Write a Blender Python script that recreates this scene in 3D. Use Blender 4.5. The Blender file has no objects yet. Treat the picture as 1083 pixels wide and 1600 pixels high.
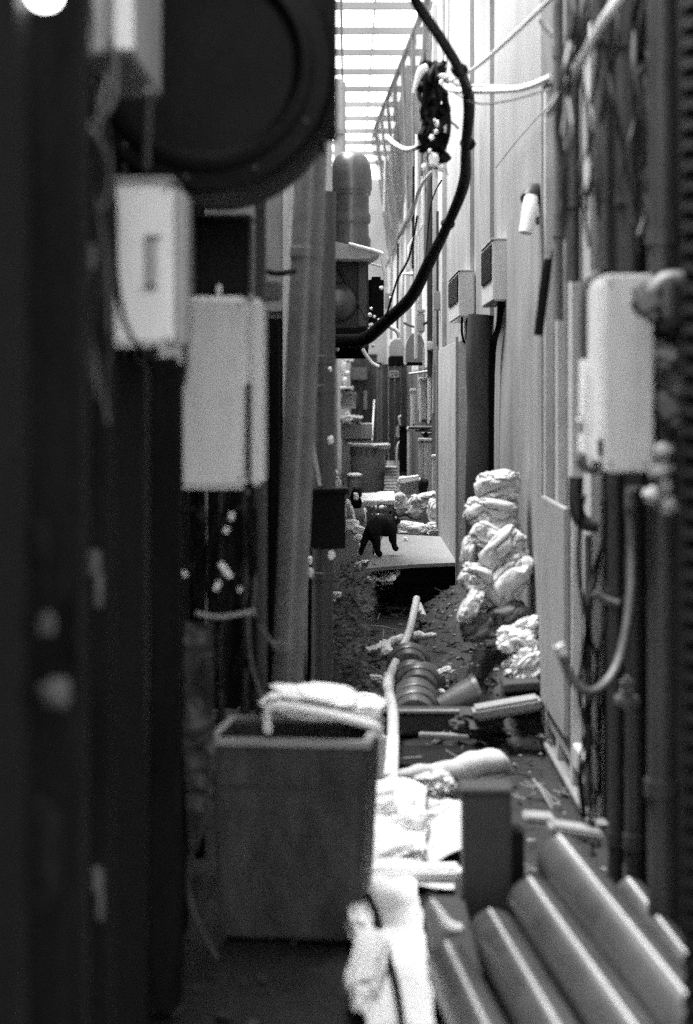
import bpy, bmesh, math, random
from mathutils import Vector, Matrix, noise
R = math.radians
random.seed(7)
# ------------------------------------------------------------------ camera, world, sun, exposure
scn = bpy.context.scene
col = scn.collection
F = 3000.0            # focal length in photo pixels
CX, CY, H = 543.0, 610.0, 1.4
cam_d = bpy.data.cameras.new('camera'); cam = bpy.data.objects.new('camera', cam_d); col.objects.link(cam)
cam.location = (0, 0, H); cam.rotation_euler = (R(90), 0, 0)
cam_d.sensor_fit = 'VERTICAL'; cam_d.sensor_height = 36; cam_d.lens = 36 * F / 1600
cam_d.shift_y = -(800 - CY) / 1600; cam_d.shift_x = -(CX - 541.5) / 1600
cam_d.clip_start = .05; cam_d.clip_end = 2000
cam_d.dof.use_dof = True; cam_d.dof.focus_distance = 12.6; cam_d.dof.aperture_fstop = 2.4
cam_d.dof.aperture_blades = 0
scn.camera = cam

SUN_EL, SUN_AZ = R(74), R(-70)          # azimuth from +Y toward +X
w = bpy.data.worlds.new('World'); scn.world = w; w.use_nodes = True
nt = w.node_tree; nt.nodes.clear()
sky = nt.nodes.new('ShaderNodeTexSky'); sky.sky_type = 'NISHITA'; sky.sun_disc = False
sky.sun_elevation = SUN_EL; sky.sun_rotation = SUN_AZ
bw = nt.nodes.new('ShaderNodeRGBToBW'); bg = nt.nodes.new('ShaderNodeBackground'); out = nt.nodes.new('ShaderNodeOutputWorld')
nt.links.new(sky.outputs[0], bw.inputs[0]); nt.links.new(bw.outputs[0], bg.inputs[0]); nt.links.new(bg.outputs[0], out.inputs[0])
bg.inputs[1].default_value = .15
sd = bpy.data.lights.new('sun', 'SUN'); sun = bpy.data.objects.new('sun', sd); col.objects.link(sun)
sd.energy = 1.2; sd.angle = R(24); sd.color = (1, 1, 1)      # black and white film: neutral light
dv = Vector((math.cos(SUN_EL) * math.sin(SUN_AZ), math.cos(SUN_EL) * math.cos(SUN_AZ), math.sin(SUN_EL)))
sun.location = (0, 5, 12); sun.rotation_euler = dv.to_track_quat('Z', 'Y').to_euler()
scn.view_settings.view_transform = 'Standard'; scn.view_settings.look = 'None'
scn.view_settings.exposure = 3.05; scn.view_settings.gamma = 1
scn.cycles.use_denoising = False       # leave the sampling grain in, like the film's
scn.cycles.max_bounces = 10; scn.cycles.diffuse_bounces = 6; scn.cycles.caustics_reflective = False
scn.cycles.caustics_refractive = False; scn.cycles.sample_clamp_indirect = 4

# ------------------------------------------------------------------ helpers
def P(px, py, Y): return Vector(((px - CX) * Y / F, Y, H + (CY - py) * Y / F))

def mat(name, v, rough=.75, var=.25, scale=6, bump=.25, metal=0, spec=.4, stretch=(1, 1, 1), stain=0, fine=60, transl=0):
    m = bpy.data.materials.new(name); m.use_nodes = True
    t = m.node_tree; N = t.nodes; L = t.links; b = N['Principled BSDF']
    tc = N.new('ShaderNodeTexCoord'); mp = N.new('ShaderNodeMapping'); mp.inputs['Scale'].default_value = stretch
    L.new(tc.outputs['Object'], mp.inputs[0])
    n1 = N.new('ShaderNodeTexNoise'); n1.inputs['Scale'].default_value = scale; n1.inputs['Detail'].default_value = 8; n1.inputs['Roughness'].default_value = .65
    n2 = N.new('ShaderNodeTexNoise'); n2.inputs['Scale'].default_value = fine; n2.inputs['Detail'].default_value = 5
    L.new(mp.outputs[0], n1.inputs[0]); L.new(mp.outputs[0], n2.inputs[0])
    mx = N.new('ShaderNodeMath'); mx.operation = 'MULTIPLY_ADD'; mx.inputs[1].default_value = .35
    L.new(n2.outputs[0], mx.inputs[0]); L.new(n1.outputs[0], mx.inputs[2])
    r = N.new('ShaderNodeValToRGB'); r.color_ramp.elements[0].position = .42; r.color_ramp.elements[1].position = .92
    lo, hi = v * (1 - var), min(.9, v * (1 + var))
    r.color_ramp.elements[0].color = (lo, lo, lo, 1); r.color_ramp.elements[1].color = (hi, hi, hi, 1)
    L.new(mx.outputs[0], r.inputs[0]); c = r.outputs[0]
    if stain:
        n3 = N.new('ShaderNodeTexNoise'); n3.inputs['Scale'].default_value = scale * .6; n3.inputs['Detail'].default_value = 10; n3.inputs['Roughness'].default_value = .75
        L.new(mp.outputs[0], n3.inputs[0])
        r3 = N.new('ShaderNodeValToRGB'); r3.color_ramp.elements[0].position = .52; r3.color_ramp.elements[1].position = .66
        r3.color_ramp.elements[0].color = (1, 1, 1, 1); s = 1 - stain; r3.color_ramp.elements[1].color = (s, s, s, 1)
        L.new(n3.outputs[0], r3.inputs[0])
        mm = N.new('ShaderNodeMixRGB'); mm.blend_type = 'MULTIPLY'; mm.inputs[0].default_value = 1
        L.new(c, mm.inputs[1]); L.new(r3.outputs[0], mm.inputs[2]); c = mm.outputs[0]
    L.new(c, b.inputs['Base Color'])
    b.inputs['Roughness'].default_value = rough; b.inputs['Metallic'].default_value = metal
    b.inputs['Specular IOR Level'].default_value = spec
    if bump:
        bn = N.new('ShaderNodeBump'); bn.inputs['Strength'].default_value = bump; bn.inputs['Distance'].default_value = .01
        L.new(mx.outputs[0], bn.inputs['Height']); L.new(bn.outputs[0], b.inputs['Normal'])
    if transl:
        tr = N.new('ShaderNodeBsdfTranslucent'); tr.inputs[0].default_value = (.85, .85, .85, 1)
        ms = N.new('ShaderNodeMixShader'); ms.inputs[0].default_value = transl
        L.new(b.outputs[0], ms.inputs[1]); L.new(tr.outputs[0], ms.inputs[2]); L.new(ms.outputs[0], N['Material Output'].inputs[0])
    return m

M = dict(
 wall=mat('pale_wall_panel', .29, .75, .22, 2.5, .25, stretch=(1, 1, .45), stain=.3),
 wall2=mat('grey_render', .42, .8, .2, 4, .3, stain=.2),
 dimwall=mat('weathered_board', .16, .85, .35, 5, .4, stretch=(3, 3, .4), stain=.4),
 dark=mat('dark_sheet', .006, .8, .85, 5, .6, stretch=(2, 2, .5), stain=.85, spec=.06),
 black=mat('black_rubber', .004, .6, .4, 10, .25, spec=.12),
 soot=mat('sooty_metal', .004, .55, .8, 6, .4, stain=.7, spec=.1),
 darkgrey=mat('dark_grey_plastic', .028, .5, .3, 6, .2, stain=.25),
 midgrey=mat('grey_plastic', .07, .5, .5, 7, .3, stain=.5, spec=.5),
 pipe=mat('grey_pvc', .045, .5, .6, 7, .35, stain=.6, stretch=(1.5, 1.5, .3)), drain=mat('dusty_drainpipe', .07, .45, .35, 5, .15, stain=.35, stretch=(1, 1, .3)),
 pipe2=mat('shiny_grey_pvc', .05, .33, .3, 9, .05, spec=.8, stain=.3),
 box=mat('white_painted_steel', .60, .5, .22, 5, .1, stretch=(3, 3, .35), stain=.3),
 white=mat('white_plastic', .82, .5, .1, 8, .15),
 foam=mat('white_foam', .78, .8, .12, 6, .3, stain=.12, fine=90),
 bag=mat('woven_sandbag', .50, .85, .15, 12, .35, fine=160, stain=.12),
 bag2=mat('dirty_sandbag', .12, .9, .4, 10, .5, stain=.4),
 cloth=mat('pale_crumpled_cloth', .62, .85, .2, 9, .35, stain=.15),
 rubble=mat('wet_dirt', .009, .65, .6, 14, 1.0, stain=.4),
 conc=mat('concrete', .22, .85, .35, 10, .5, stain=.35),
 concd=mat('dark_concrete', .04, .8, .4, 9, .5, stain=.4),
 slab=mat('grey_board', .26, .6, .15, 7, .15, stain=.12),
 wood=mat('dark_wood', .05, .7, .4, 6, .4, stretch=(4, 4, .5)),
 hose=mat('pale_hose', .55, .45, .15, 12, .1, stain=.15),
 tile=mat('glazed_clay', .09, .35, .3, 8, .15, spec=.6, stain=.25),
 duct=mat('galvanised_steel', .12, .32, .35, 6, .08, metal=.5, stain=.2),
 cat=mat('black_fur', .006, .8, .3, 30, .3, spec=.15),
 eye=mat('pale_ear_spot', .7, .8, .1, 30, .1),
 binmat=mat('worn_bin_plastic', .032, .6, .8, 7, .8, stretch=(1.4, 1.4, .5), stain=.8, fine=35),
 drain2=mat('pale_dusty_drainpipe', .15, .38, .35, 9, .08, stain=.25, spec=.6),
 leaf=mat('dusty_leaf', .07, .6, .5, 12, .2),
 net=mat('dark_netting', .06, .9, .35, 9, .3, stain=.2),
 roof=mat('translucent_roofing', .7, .6, .08, 3, .05, transl=.92),
 far=mat('far_pale_wall', .3, .8, .15, 3, .2, stain=.15),
 paint=mat('white_roof_frame', .2, .5, .08, 6, .1),
 ink=mat('faded_print', .10, .8, .2, 8, 0),
 thin=mat('thin_white_plastic', .78, .4, .1, 10, .3, transl=.4),
)
_n = M['net'].node_tree; _t = _n.nodes.new('ShaderNodeBsdfTransparent'); _m = _n.nodes.new('ShaderNodeMixShader'); _m.inputs[0].default_value = .45
_n.links.new(_n.nodes['Principled BSDF'].outputs[0], _m.inputs[1]); _n.links.new(_t.outputs[0], _m.inputs[2]); _n.links.new(_m.outputs[0], _n.nodes['Material Output'].inputs[0])
lm = bpy.data.materials.new('glowing_globe'); lm.use_nodes = True
_b = lm.node_tree.nodes['Principled BSDF']; _b.inputs['Emission Color'].default_value = (1, 1, 1, 1); _b.inputs['Emission Strength'].default_value = 1.2
M['lamp'] = lm

class B:
    """collects shapes in world coordinates; obj() links them as ONE mesh object"""
    def __init__(s): s.bm = bmesh.new()
    def add(s, verts, faces):
        vs = [s.bm.verts.new(v) for v in verts]
        for f in faces:
            try: s.bm.faces.new([vs[i] for i in f])
            except ValueError: pass
        return s
    def box(s, x0, x1, y0, y1, z0, z1, bev=.004, mtx=None, taper=1.0):
        b = bmesh.new(); bmesh.ops.create_cube(b, size=1)
        cx, cy, cz = (x0 + x1) / 2, (y0 + y1) / 2, (z0 + z1) / 2
        for v in b.verts:
            k = taper if v.co.z < 0 else 1
            v.co = Vector((v.co.x * (x1 - x0) * k, v.co.y * (y1 - y0) * k, v.co.z * (z1 - z0)))
        if bev: bmesh.ops.bevel(b, geom=b.edges[:], offset=min(bev, .3 * min(abs(x1 - x0), abs(y1 - y0), abs(z1 - z0))), segments=2, affect='EDGES', clamp_overlap=True)
        T = Matrix.Translation((cx, cy, cz)) @ (mtx.to_4x4() if mtx else Matrix.Identity(4))
        b.transform(T); s.merge(b); return s
    def fbox(s, px0, px1, py0, py1, Y, d, bev=.004, rz=0, ry=0, taper=1.0):
        a = P(px0, py0, Y); c = P(px1, py1, Y)
        mt = Matrix.Rotation(R(ry), 3, 'Y') @ Matrix.Rotation(R(rz), 3, 'Z')
        return s.box(a.x, c.x, Y, Y + d, c.z, a.z, bev, mt, taper)
    def merge(s, b):
        me = bpy.data.meshes.new('tmp'); b.to_mesh(me); b.free(); s.bm.from_mesh(me); bpy.data.meshes.remove(me); return s
    def tube(s, pts, r, seg=12, smooth=5, closed=False):
        pts = [Vector(p) for p in pts]; n = len(pts)
        rs = [r] * n if not hasattr(r, '__len__') else list(r)
        if smooth > 1 and n > 2:
            q, rr = [], []
            for i in range(n - 1):
                p0, p1, p2, p3 = pts[max(i - 1, 0)], pts[i], pts[i + 1], pts[min(i + 2, n - 1)]
                for k in range(smooth):
                    t = k / smooth
                    q.append(.5 * ((2 * p1) + (p2 - p0) * t + (2 * p0 - 5 * p1 + 4 * p2 - p3) * t * t + (3 * p1 - p0 - 3 * p2 + p3) * t ** 3))
                    rr.append(rs[i] * (1 - t) + rs[i + 1] * t)
            q.append(pts[-1]); rr.append(rs[-1]); pts, rs = q, rr
        n = len(pts); vs = []; fs = []; up = None
        for i in range(n):
            d = (pts[min(i + 1, n - 1)] - pts[max(i - 1, 0)]).normalized()
            if up is None:
                up = Vector((0, 1, 0)) if abs(d.y) < .8 else Vector((1, 0, 0))
            a = d.cross(up).normalized(); up = a.cross(d).normalized()
            for k in range(seg):
                an = 2 * math.pi * k / seg
                vs.append(pts[i] + (a * math.cos(an) + up * math.sin(an)) * rs[i])
        for i in range(n - 1):
            for k in range(seg):
                k2 = (k + 1) % seg
                fs.append((i * seg + k, i * seg + k2, (i + 1) * seg + k2, (i + 1) * seg + k))
        fs.append(tuple(reversed(range(seg)))); fs.append(tuple((n - 1) * seg + k for k in range(seg)))
        return s.add(vs, fs)
    def lathe(s, prof, o, axis=(0, 0, 1), seg=36):
        ax = Vector(axis).normalized(); u = ax.orthogonal().normalized(); v = ax.cross(u); o = Vector(o)
        vs = []; fs = []
        for r, t in prof:
            for k in range(seg):
                an = 2 * math.pi * k / seg
                vs.append(o + ax * t + (u * math.cos(an) + v * math.sin(an)) * max(r, .0004))
        for i in range(len(prof) - 1):
            for k in range(seg):
                k2 = (k + 1) % seg
                fs.append((i * seg + k, i * seg + k2, (i + 1) * seg + k2, (i + 1) * seg + k))
        return s.add(vs, fs)
    def ico(s, c, sx, sy, sz, seed=0, amp=.2, freq=2.0, sub=3, rot=(0, 0, 0)):
        b = bmesh.new(); bmesh.ops.create_icosphere(b, subdivisions=sub, radius=1)
        off = Vector((seed * 3.7, seed * 1.3, seed * 7.1)); rm = Matrix.Rotation(R(rot[2]), 3, 'Z') @ Matrix.Rotation(R(rot[1]), 3, 'Y') @ Matrix.Rotation(R(rot[0]), 3, 'X')
        for v in b.verts:
            k = 1 + amp * noise.noise(v.co * freq + off) + amp * .5 * noise.noise(v.co * freq * 2.7 + off)
            p = Vector((v.co.x * sx, v.co.y * sy, v.co.z * sz)) * k
            v.co = rm @ p + Vector(c)
        return s.merge(b)
    def sack(s, c, sx, sy, sz, seed=0, ry=0, rz=0, fold=.10, sub=5, power=.72):
        """a filled cloth bag: squarish pillow with sharp creases"""
        b = bmesh.new(); bmesh.ops.create_icosphere(b, subdivisions=sub, radius=1)
        off = Vector((seed * 5.1, seed * 2.3, seed * 1.7)); rm = Matrix.Rotation(R(ry), 3, 'Y') @ Matrix.Rotation(R(rz), 3, 'Z')
        for v in b.verts:
            d = v.co.copy()
            q = Vector([math.copysign(abs(a) ** power, a) for a in d])
            w1 = noise.noise(d * 1.4 + off); 
            w2 = noise.noise(d * .9 + off * 1.7)
            n1 = noise.noise(Vector((d.x * .8, d.y * .8, d.z * 1.7)) + off * 2 + Vector((w1, w2, w1)) * .9)
            n2 = noise.noise(Vector((d.x * 1.5, d.y * 1.3, d.z * 2.6)) + off + Vector((w2, w1, w2)) * 1.5)
            n3 = noise.noise(Vector((d.x * 6, d.y * 5, d.z * 9)) + off)
            k = 1 + w1 * .25 - fold * 1.6 * math.exp(-(n1 * 10) ** 2) - fold * .5 * math.exp(-(n2 * 8) ** 2) + fold * .3 * n2 + fold * .12 * n3
            q = Vector((q.x * sx, q.y * sy, q.z * sz)) * k
            v.co = rm @ q + Vector(c)
        return s.merge(b)
    def psack(s, px, py, w, h, Y, d, seed, ry=0, fold=.10, sub=5, power=.72):
        k = Y / F / 2
        return s.sack(P(px, py, Y) + Vector((0, d / 2, 0)), w * k * 1.05, d / 2, h * k * 1.05, seed, ry, 0, fold, sub, power)
    def sheet(s, c, nx=30, ny=30, amp=.02, freq=8, seed=0, th=.003, sharp=True):
        """c: four corners (tl, tr, br, bl) of a cloth, crumpled along its normal"""
        c = [Vector(p) for p in c]; nrm = (c[1] - c[0]).cross(c[3] - c[0]).normalized(); vs = []; fs = []
        for lay in (0, 1):
            for j in range(ny + 1):
                for i in range(nx + 1):
                    u, v = i / nx, j / ny
                    p = c[0] * (1 - u) * (1 - v) + c[1] * u * (1 - v) + c[2] * u * v + c[3] * (1 - u) * v
                    q = p * freq + Vector((seed * 3, seed, 0))
                    a = noise.noise(q) + .5 * noise.noise(q * 2.3)
                    if sharp: a = (1 - 2 * abs(a)) * .8
                    e = .3 * noise.noise(q * .8 + Vector((9, 9, 9)))
                    p = p + nrm * (amp * a + lay * th) + (c[1] - c[0]) * e * .12 * (1 if i in (0, nx) else .5) + (c[3] - c[0]) * e * .1
                    vs.append(p)
        o = (nx + 1) * (ny + 1)
        for j in range(ny):
            for i in range(nx):
                a = j * (nx + 1) + i
                fs.append((a, a + 1, a + nx + 2, a + nx + 1)); fs.append((o + a, o + a + nx + 1, o + a + nx + 2, o + a + 1))
        for i in range(nx):
            fs.append((i + 1, i, o + i, o + i + 1)); a = ny * (nx + 1) + i; fs.append((a, a + 1, o + a + 1, o + a))
        for j in range(ny):
            a = j * (nx + 1); fs.append((a, a + nx + 1, o + a + nx + 1, o + a)); a += nx; fs.append((a + nx + 1, a, o + a, o + a + nx + 1))
        return s.add(vs, fs)
    def obj(s, name, m, parent=None, label=None, cat=None, group=None, kind=None, angle=35):
        bmesh.ops.recalc_face_normals(s.bm, faces=s.bm.faces[:])
        if parent is None:
            xs = [v.co.x for v in s.bm.verts]; ys = [v.co.y for v in s.bm.verts]; zs = [v.co.z for v in s.bm.verts]
            o0 = Vector(((min(xs) + max(xs)) / 2, (min(ys) + max(ys)) / 2, min(zs)))
        else:
            o0 = parent['_w'] if '_w' in parent else parent.location; o0 = Vector(o0)
        if parent is None or parent.type == 'EMPTY' or True:
            s.bm.transform(Matrix.Translation(-o0))
        me = bpy.data.meshes.new(name); s.bm.to_mesh(me); s.bm.free()
        for p in me.polygons: p.use_smooth = True
        me.set_sharp_from_angle(angle=R(angle))
        me.materials.append(M[m] if isinstance(m, str) else m)
        o = bpy.data.objects.new(name, me); col.objects.link(o)
        if parent is None: o.location = o0
        else: o.parent = parent
        WORLD[o.name] = o0
        if label: o['label'] = label
        if cat: o['category'] = cat
        if group: o['group'] = group
        if kind: o['kind'] = kind
        return o
WORLD = {}
def _w(o): return WORLD[o.name]
_obj = B.obj
def obj2(s, name, m, parent=None, **k):
    if parent is None: return _obj(s, name, m, **k)
    class Q(dict): pass
    o0 = Vector(WORLD[parent.name])
    bmesh.ops.recalc_face_normals(s.bm, faces=s.bm.faces[:]); s.bm.transform(Matrix.Translation(-o0))
    me = bpy.data.meshes.new(name); s.bm.to_mesh(me); s.bm.free()
    for p in me.polygons: p.use_smooth = True
    me.set_sharp_from_angle(angle=R(k.get('angle', 35)))
    me.materials.append(M[m] if isinstance(m, str) else m)
    o = bpy.data.objects.new(name, me); col.objects.link(o); o.parent = parent; WORLD[o.name] = o0
    if k.get('label'): o['label'] = k['label']
    if k.get('kind'): o['kind'] = k['kind']
    return o
B.obj = obj2
def T(name, label, cat, loc, group=None):
    o = bpy.data.objects.new(name, None); col.objects.link(o); o.location = loc; o.empty_display_size = .1
    o['label'] = label; o['category'] = cat
    if group: o['group'] = group
    WORLD[o.name] = Vector(loc); return o
def text_bm(txt, o, size, mirror=False, rot=None, depth=.002):
    cu = bpy.data.curves.new('t', 'FONT'); cu.body = txt; cu.size = size; cu.extrude = depth; cu.align_x = 'CENTER'; cu.align_y = 'CENTER'
    ob = bpy.data.objects.new('t', cu); col.objects.link(ob); dg = bpy.context.evaluated_depsgraph_get(); dg.update()
    me = bpy.data.meshes.new_from_object(ob.evaluated_get(dg)); bpy.data.objects.remove(ob)
    mt = Matrix.Translation(o) @ (rot or Matrix.Rotation(R(90), 4, 'X')); me.transform(mt)
    b = B(); b.bm.from_mesh(me); bpy.data.meshes.remove(me); return b

# ------------------------------------------------------------------ the setting
XR, XL, XL2 = .79, -.62, -.17     # right wall, left wall near, left wall far
b = B(); nx, ny = 60, 340         # alley floor, lumpy
vs = []; fs = []
for j in range(ny + 1):
    for i in range(nx + 1):
        x = -1.2 + 2.6 * i / nx; y = -1 + 42 * j / ny
        q = Vector((x * 4, y * 4, 0)); z = .018 * noise.noise(q) + .016 * noise.noise(q * 3)
        vs.append((x, y, z - .02))
for j in range(ny):
    for i in range(nx):
        a = j * (nx + 1) + i; fs.append((a, a + 1, a + nx + 2, a + nx + 1))
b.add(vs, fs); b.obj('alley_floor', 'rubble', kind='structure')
b = B(); b.add([(-300, -300, -.09), (300, -300, -.09), (300, 600, -.09), (-300, 600, -.09)], [(0, 1, 2, 3)]); b.obj('ground', 'concd', kind='structure')

# right building: pale panelled wall, from Y=7.7 back
t = T('panelled_building', 'building with tall pale flat wall panels behind the sandbag stack', 'building', (XR + .5, 12, 0))
b = B(); b.box(XR, XR + 1.2, 7.7, 10.15, -.1, 4.6, .003); b.obj('wall', 'wall', t)
b = B(); b.box(XR + .015, XR + 1.2, 10.15, 15.6, -.1, 4.6, .003); b.obj('wall', 'wall', t)
for y0, y1, pr in ((10.55, 10.72, .022), (12.2, 12.5, .026)):
    b = B(); b.box(XR - pr + .015, XR + .02, y0, y1, -.05, 4.55, .003); b.obj('pilaster', 'wall', t)
b = B(); b.box(XR - .012, XR + .02, 7.70, 7.80, -.05, 4.5, .003).box(XR - .006, XR + .02, 7.86, 7.90, -.05, 4.5, .002); b.obj('corner_trim', 'wall', t)
b = B(); b.box(XR - .42, XR + .1, 7.7, 12.0, 4.605, 4.65, .01); b.obj('shading_overhang', 'dimwall', t)  # unseen overhang added to shade the top of the pale wall
# shutter/door bay  Y 6.2 - 7.7
t = T('sliding_door', 'tall pale grey sliding door with narrow frames beside the panelled wall', 'door', (XR, 6.95, 0))
b = B(); b.box(XR + .03, XR + .07, 6.22, 7.69, .02, 2.6, .003); b.obj('door_panel', 'wall2', t)
b = B()
for y0, y1 in ((7.60, 7.69), (7.16, 7.22), (6.70, 6.78), (6.20, 6.27)): b.box(XR - .005, XR + .03, y0, y1, .02, 2.6, .004)
b.box(XR - .004, XR + .03, 6.27, 7.60, .09, .17, .004); b.obj('frame', 'wall2', t)
b = B(); b.box(XR - .02, XR + .05, 6.1, 7.7, -.03, .02, .003).box(XR - .03, XR - .012, 6.1, 7.7, .02, .035, .002); b.obj('threshold', 'dimwall', t)
b = B(); b.box(XR - .028, XR - .008, 6.75, 7.58, .18, .985, .004); b.obj('kick_board', 'slab', t)
# nearer right wall, dark boards
t = T('dark_board_wall', 'dark weathered board wall carrying pipes at the right edge', 'wall', (XR + .3, 4.5, 0))
b = B()
for k in range(14):
    y = 3.1 + k * .225; b.box(XR + .03 + .01 * (k % 2), XR + .4, y, y + .222, -.1, 4.2, .006)
b.obj('boards', 'dark', t)
b = B(); b.box(XR - .01, XR + .4, 6.2, 7.7, 2.6, 4.2, .01); b.obj('lintel_panel', 'dimwall', t)
# far right building
t = T('far_service_building', 'far pale building carrying pipes and hoods past the panelled wall', 'building', (XR + .5, 22, 0))
b = B(); b.box(XR - .02, XR + 1.2, 15.62, 23, -.1, 4.9, .004); b.obj('wall', 'wall2', t)
b = B(); b.box(XR - .09, XR + 1.2, 23.02, 34, -.1, 5.3, .004); b.obj('wall', 'far', t)
for k in range(3):
    b = B(); y = 16.4 + k * 3.4; b.box(XR - .06, XR - .0, y, y + .12, 1.2, 4.7, .004); b.obj('pilaster', 'wall2', t)
b = B(); b.box(XR - .05, XR, 15.7, 23, 0, 1.62, .004); b.obj('dado_boards', 'wood', t)
b = B(); z0 = 2.3
for k in range(5):
    y = 17.0 + k * 1.6; b.box(XR - .05, XR + .02, y, y + .9, 2.6, 3.7, .01)
b.obj('window_shutter', 'dimwall', t)
# net awning on the right, high up, slanted
t = T('net_awning', 'dark netting awning slanting down from the right eaves under the skylight', 'awning', (.6, 22, 3.8))
b = B(); b.sheet([(.84, 15.8, 5.0), (.42, 31, 5.55), (.72, 31, 3.4), (.80, 15.8, 3.3)], 60, 24, .05, 2.2, 3, .01); b.obj('net', 'net', t)
b = B()
for k in range(8):
    y = 16.5 + k * 1.9; f = (y - 15.8) / 15.2; b.tube([(.82 - .42 * f, y, 5.0 + .5 * f), (.72, y + .4, 3.5)], .022, 8)
b.tube([(.82, 15.9, 5.02), (.40, 31, 5.52)], .035, 8).tube([(.72, 16.2, 3.35), (.62, 31, 3.4)], .02, 8)
b.obj('brace', 'dimwall', t)
# left near building (dark) and left far building
t = T('dark_left_building', 'dark sooty building side crowding the left foreground', 'building', (-1, 4, 0))
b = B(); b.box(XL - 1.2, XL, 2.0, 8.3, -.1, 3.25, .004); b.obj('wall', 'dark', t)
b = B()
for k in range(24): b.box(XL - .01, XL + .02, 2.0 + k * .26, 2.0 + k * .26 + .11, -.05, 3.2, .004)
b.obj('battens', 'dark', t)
t = T('pale_left_building', 'pale building corner standing out behind the two left drainpipes', 'building', (-.8, 20, 0))
b = B(); b.box(-1.8, XL2 - .02, 8.6, 19.5, -.1, 3.3, .01); b.obj('wall', 'wall2', t)
b = B(); b.box(XL2 - .45, XL2 - .015, 8.55, 8.6, 1.75, 3.48, .004); b.obj('upper_panel', 'wall', t)
b = B(); b.box(XL2 - .45, XL2 - .015, 8.555, 8.6, -.05, 1.72, .004); b.obj('lower_panel', 'dark', t)
b = B(); b.box(P(505, 0, 8.62).x, P(519, 0, 8.62).x, 8.62, 8.75, 2.15, 3.48, .01); b.obj('lit_corner', 'box', t)  # lit wall corner painted as a white post
b = B(); b.box(P(442, 0, 8.5).x, P(462, 0, 8.5).x, 8.5, 8.54, 1.1, 3.48, .004); b.obj('edge_strip', 'box', t)  # white strip put in for the bright gap beyond the slanting drainpipe
b = B(); b.box(XL2 - .03, XL2 + .01, 9.2, 19.4, .0, 1.62, .01); b.obj('side_boards', 'dark', t)
t = T('far_left_building', 'narrow far pale building strip below the left end of the skylight', 'building', (-.8, 26, 0))
b = B(); b.box(-.17, -.04, 24.0, 25.5, 1.9, 5.3, .01); b.obj('upper_wall', 'far', t)
b = B(); b.box(-1.8, -.17, 19.6, 33, -.1, 2.2, .01); b.obj('wall', 'far', t)
b = B(); b.box(-.055, -.02, 23.96, 24.02, 2.0, 5.25, .005).box(-.17, -.03, 23.95, 24.0, 3.9, 3.97, .005).box(-.17, -.03, 23.95, 24.0, 4.6, 4.66, .005); b.obj('corner_trim', 'paint', t)
# end of the alley
t = T('end_wall', 'pale wall closing the far end of the alley below the skylight', 'wall', (.3, 35, 0))
b = B(); b.box(-1.5, 2.2, 34.5, 35, -.1, 5.2, .01); b.obj('wall', 'far', t)
b = B(); b.box(.1, .62, 34.40, 34.52, .0, 1.9, .01); b.obj('door', 'dark', t)
# skylight
t = T('skylight_roof', 'white framed translucent skylight over the far end of the alley', 'skylight', (.2, 28, 5.4))
b = B(); b.add([(-.45, 25.6, 5.47), (1.0, 25.6, 5.47), (1.0, 34.6, 5.47), (-.45, 34.6, 5.47)], [(0, 1, 2, 3)]); b.obj('glazing', 'roof', t)
for k in range(11):
    y = 20.0 + 1.38 * k - 1.38 * 0; b = B(); b.box(-.4, .95, y, y + .05, 5.37, 5.45, .004); b.obj('crossbar', 'paint', t)
b = B(); b.box(-.08, -.05, 19.3, 34.5, 5.33, 5.37, .003).box(.28, .30, 19.3, 34.5, 5.455, 5.465, .0); b.obj('runner', 'paint', t)
# unseen eaves added above the frame, leaving a gap for the sun
t = T('sun_gap_eaves', 'unseen tin eaves added to shape the sun over the right side', 'eaves', (.6, 6, 4.4))
b = B(); b.box(.62, 1.9, 3.0, 7.6, 4.2, 4.24, .004); b.obj('tin_sheet', 'dimwall', t)

# ------------------------------------------------------------------ right wall fittings
def wall_meter(lbl, px0, px1, py0, py1, Y, L_, name='meter_box'):
    a = P(px0, py0, Y); c = P(px1, py1, Y)
    t = T(name, lbl, 'meter box', (c.x, Y, c.z), 'meter boxes on the panelled wall')
    b = B(); b.box(a.x, XR + .01, Y, Y + L_, c.z, a.z, .008); bo = b.obj('body', 'box', t)
    z0 = c.z + (a.z - c.z) * .36
    b = B(); b.box(a.x - .008, a.x + .003, Y + .04, Y + L_ - .08, z0, a.z - .02, .003); b.obj('window', 'black', bo)
    b = B(); b.box(a.x - .006, XR, Y - .004, Y + L_ + .01, a.z - .001, a.z + .008, .002); b.obj('lid', 'box', t)
    return t
t = wall_meter('white meter box with dark window, nearer of two on the pale wall', 770, 793, 374, 470, 9.55, .8)
b = B()
for k in range(3): b.tube([P(780 + k * 3, 470, 9.6), P(777 + k * 2, 510, 9.7), P(767 + k * 3, 545, 9.9), P(766 + k * 2, 640, 10.0), P(767 + k, 800, 10.1)], .009, 8)
b.obj('cable', 'black', t)
t = wall_meter('white meter box with dark window, farther of two on the pale wall', 717, 733, 423, 495, 12.05, 1.2)
b = B(); b.tube([P(722, 495, 12.1), P(722, 520, 12.1), P(726, 535, 12.1), P(730, 520, 12.2), P(730, 497, 12.2)], .008, 8); b.obj('cable', 'black', t)
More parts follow.
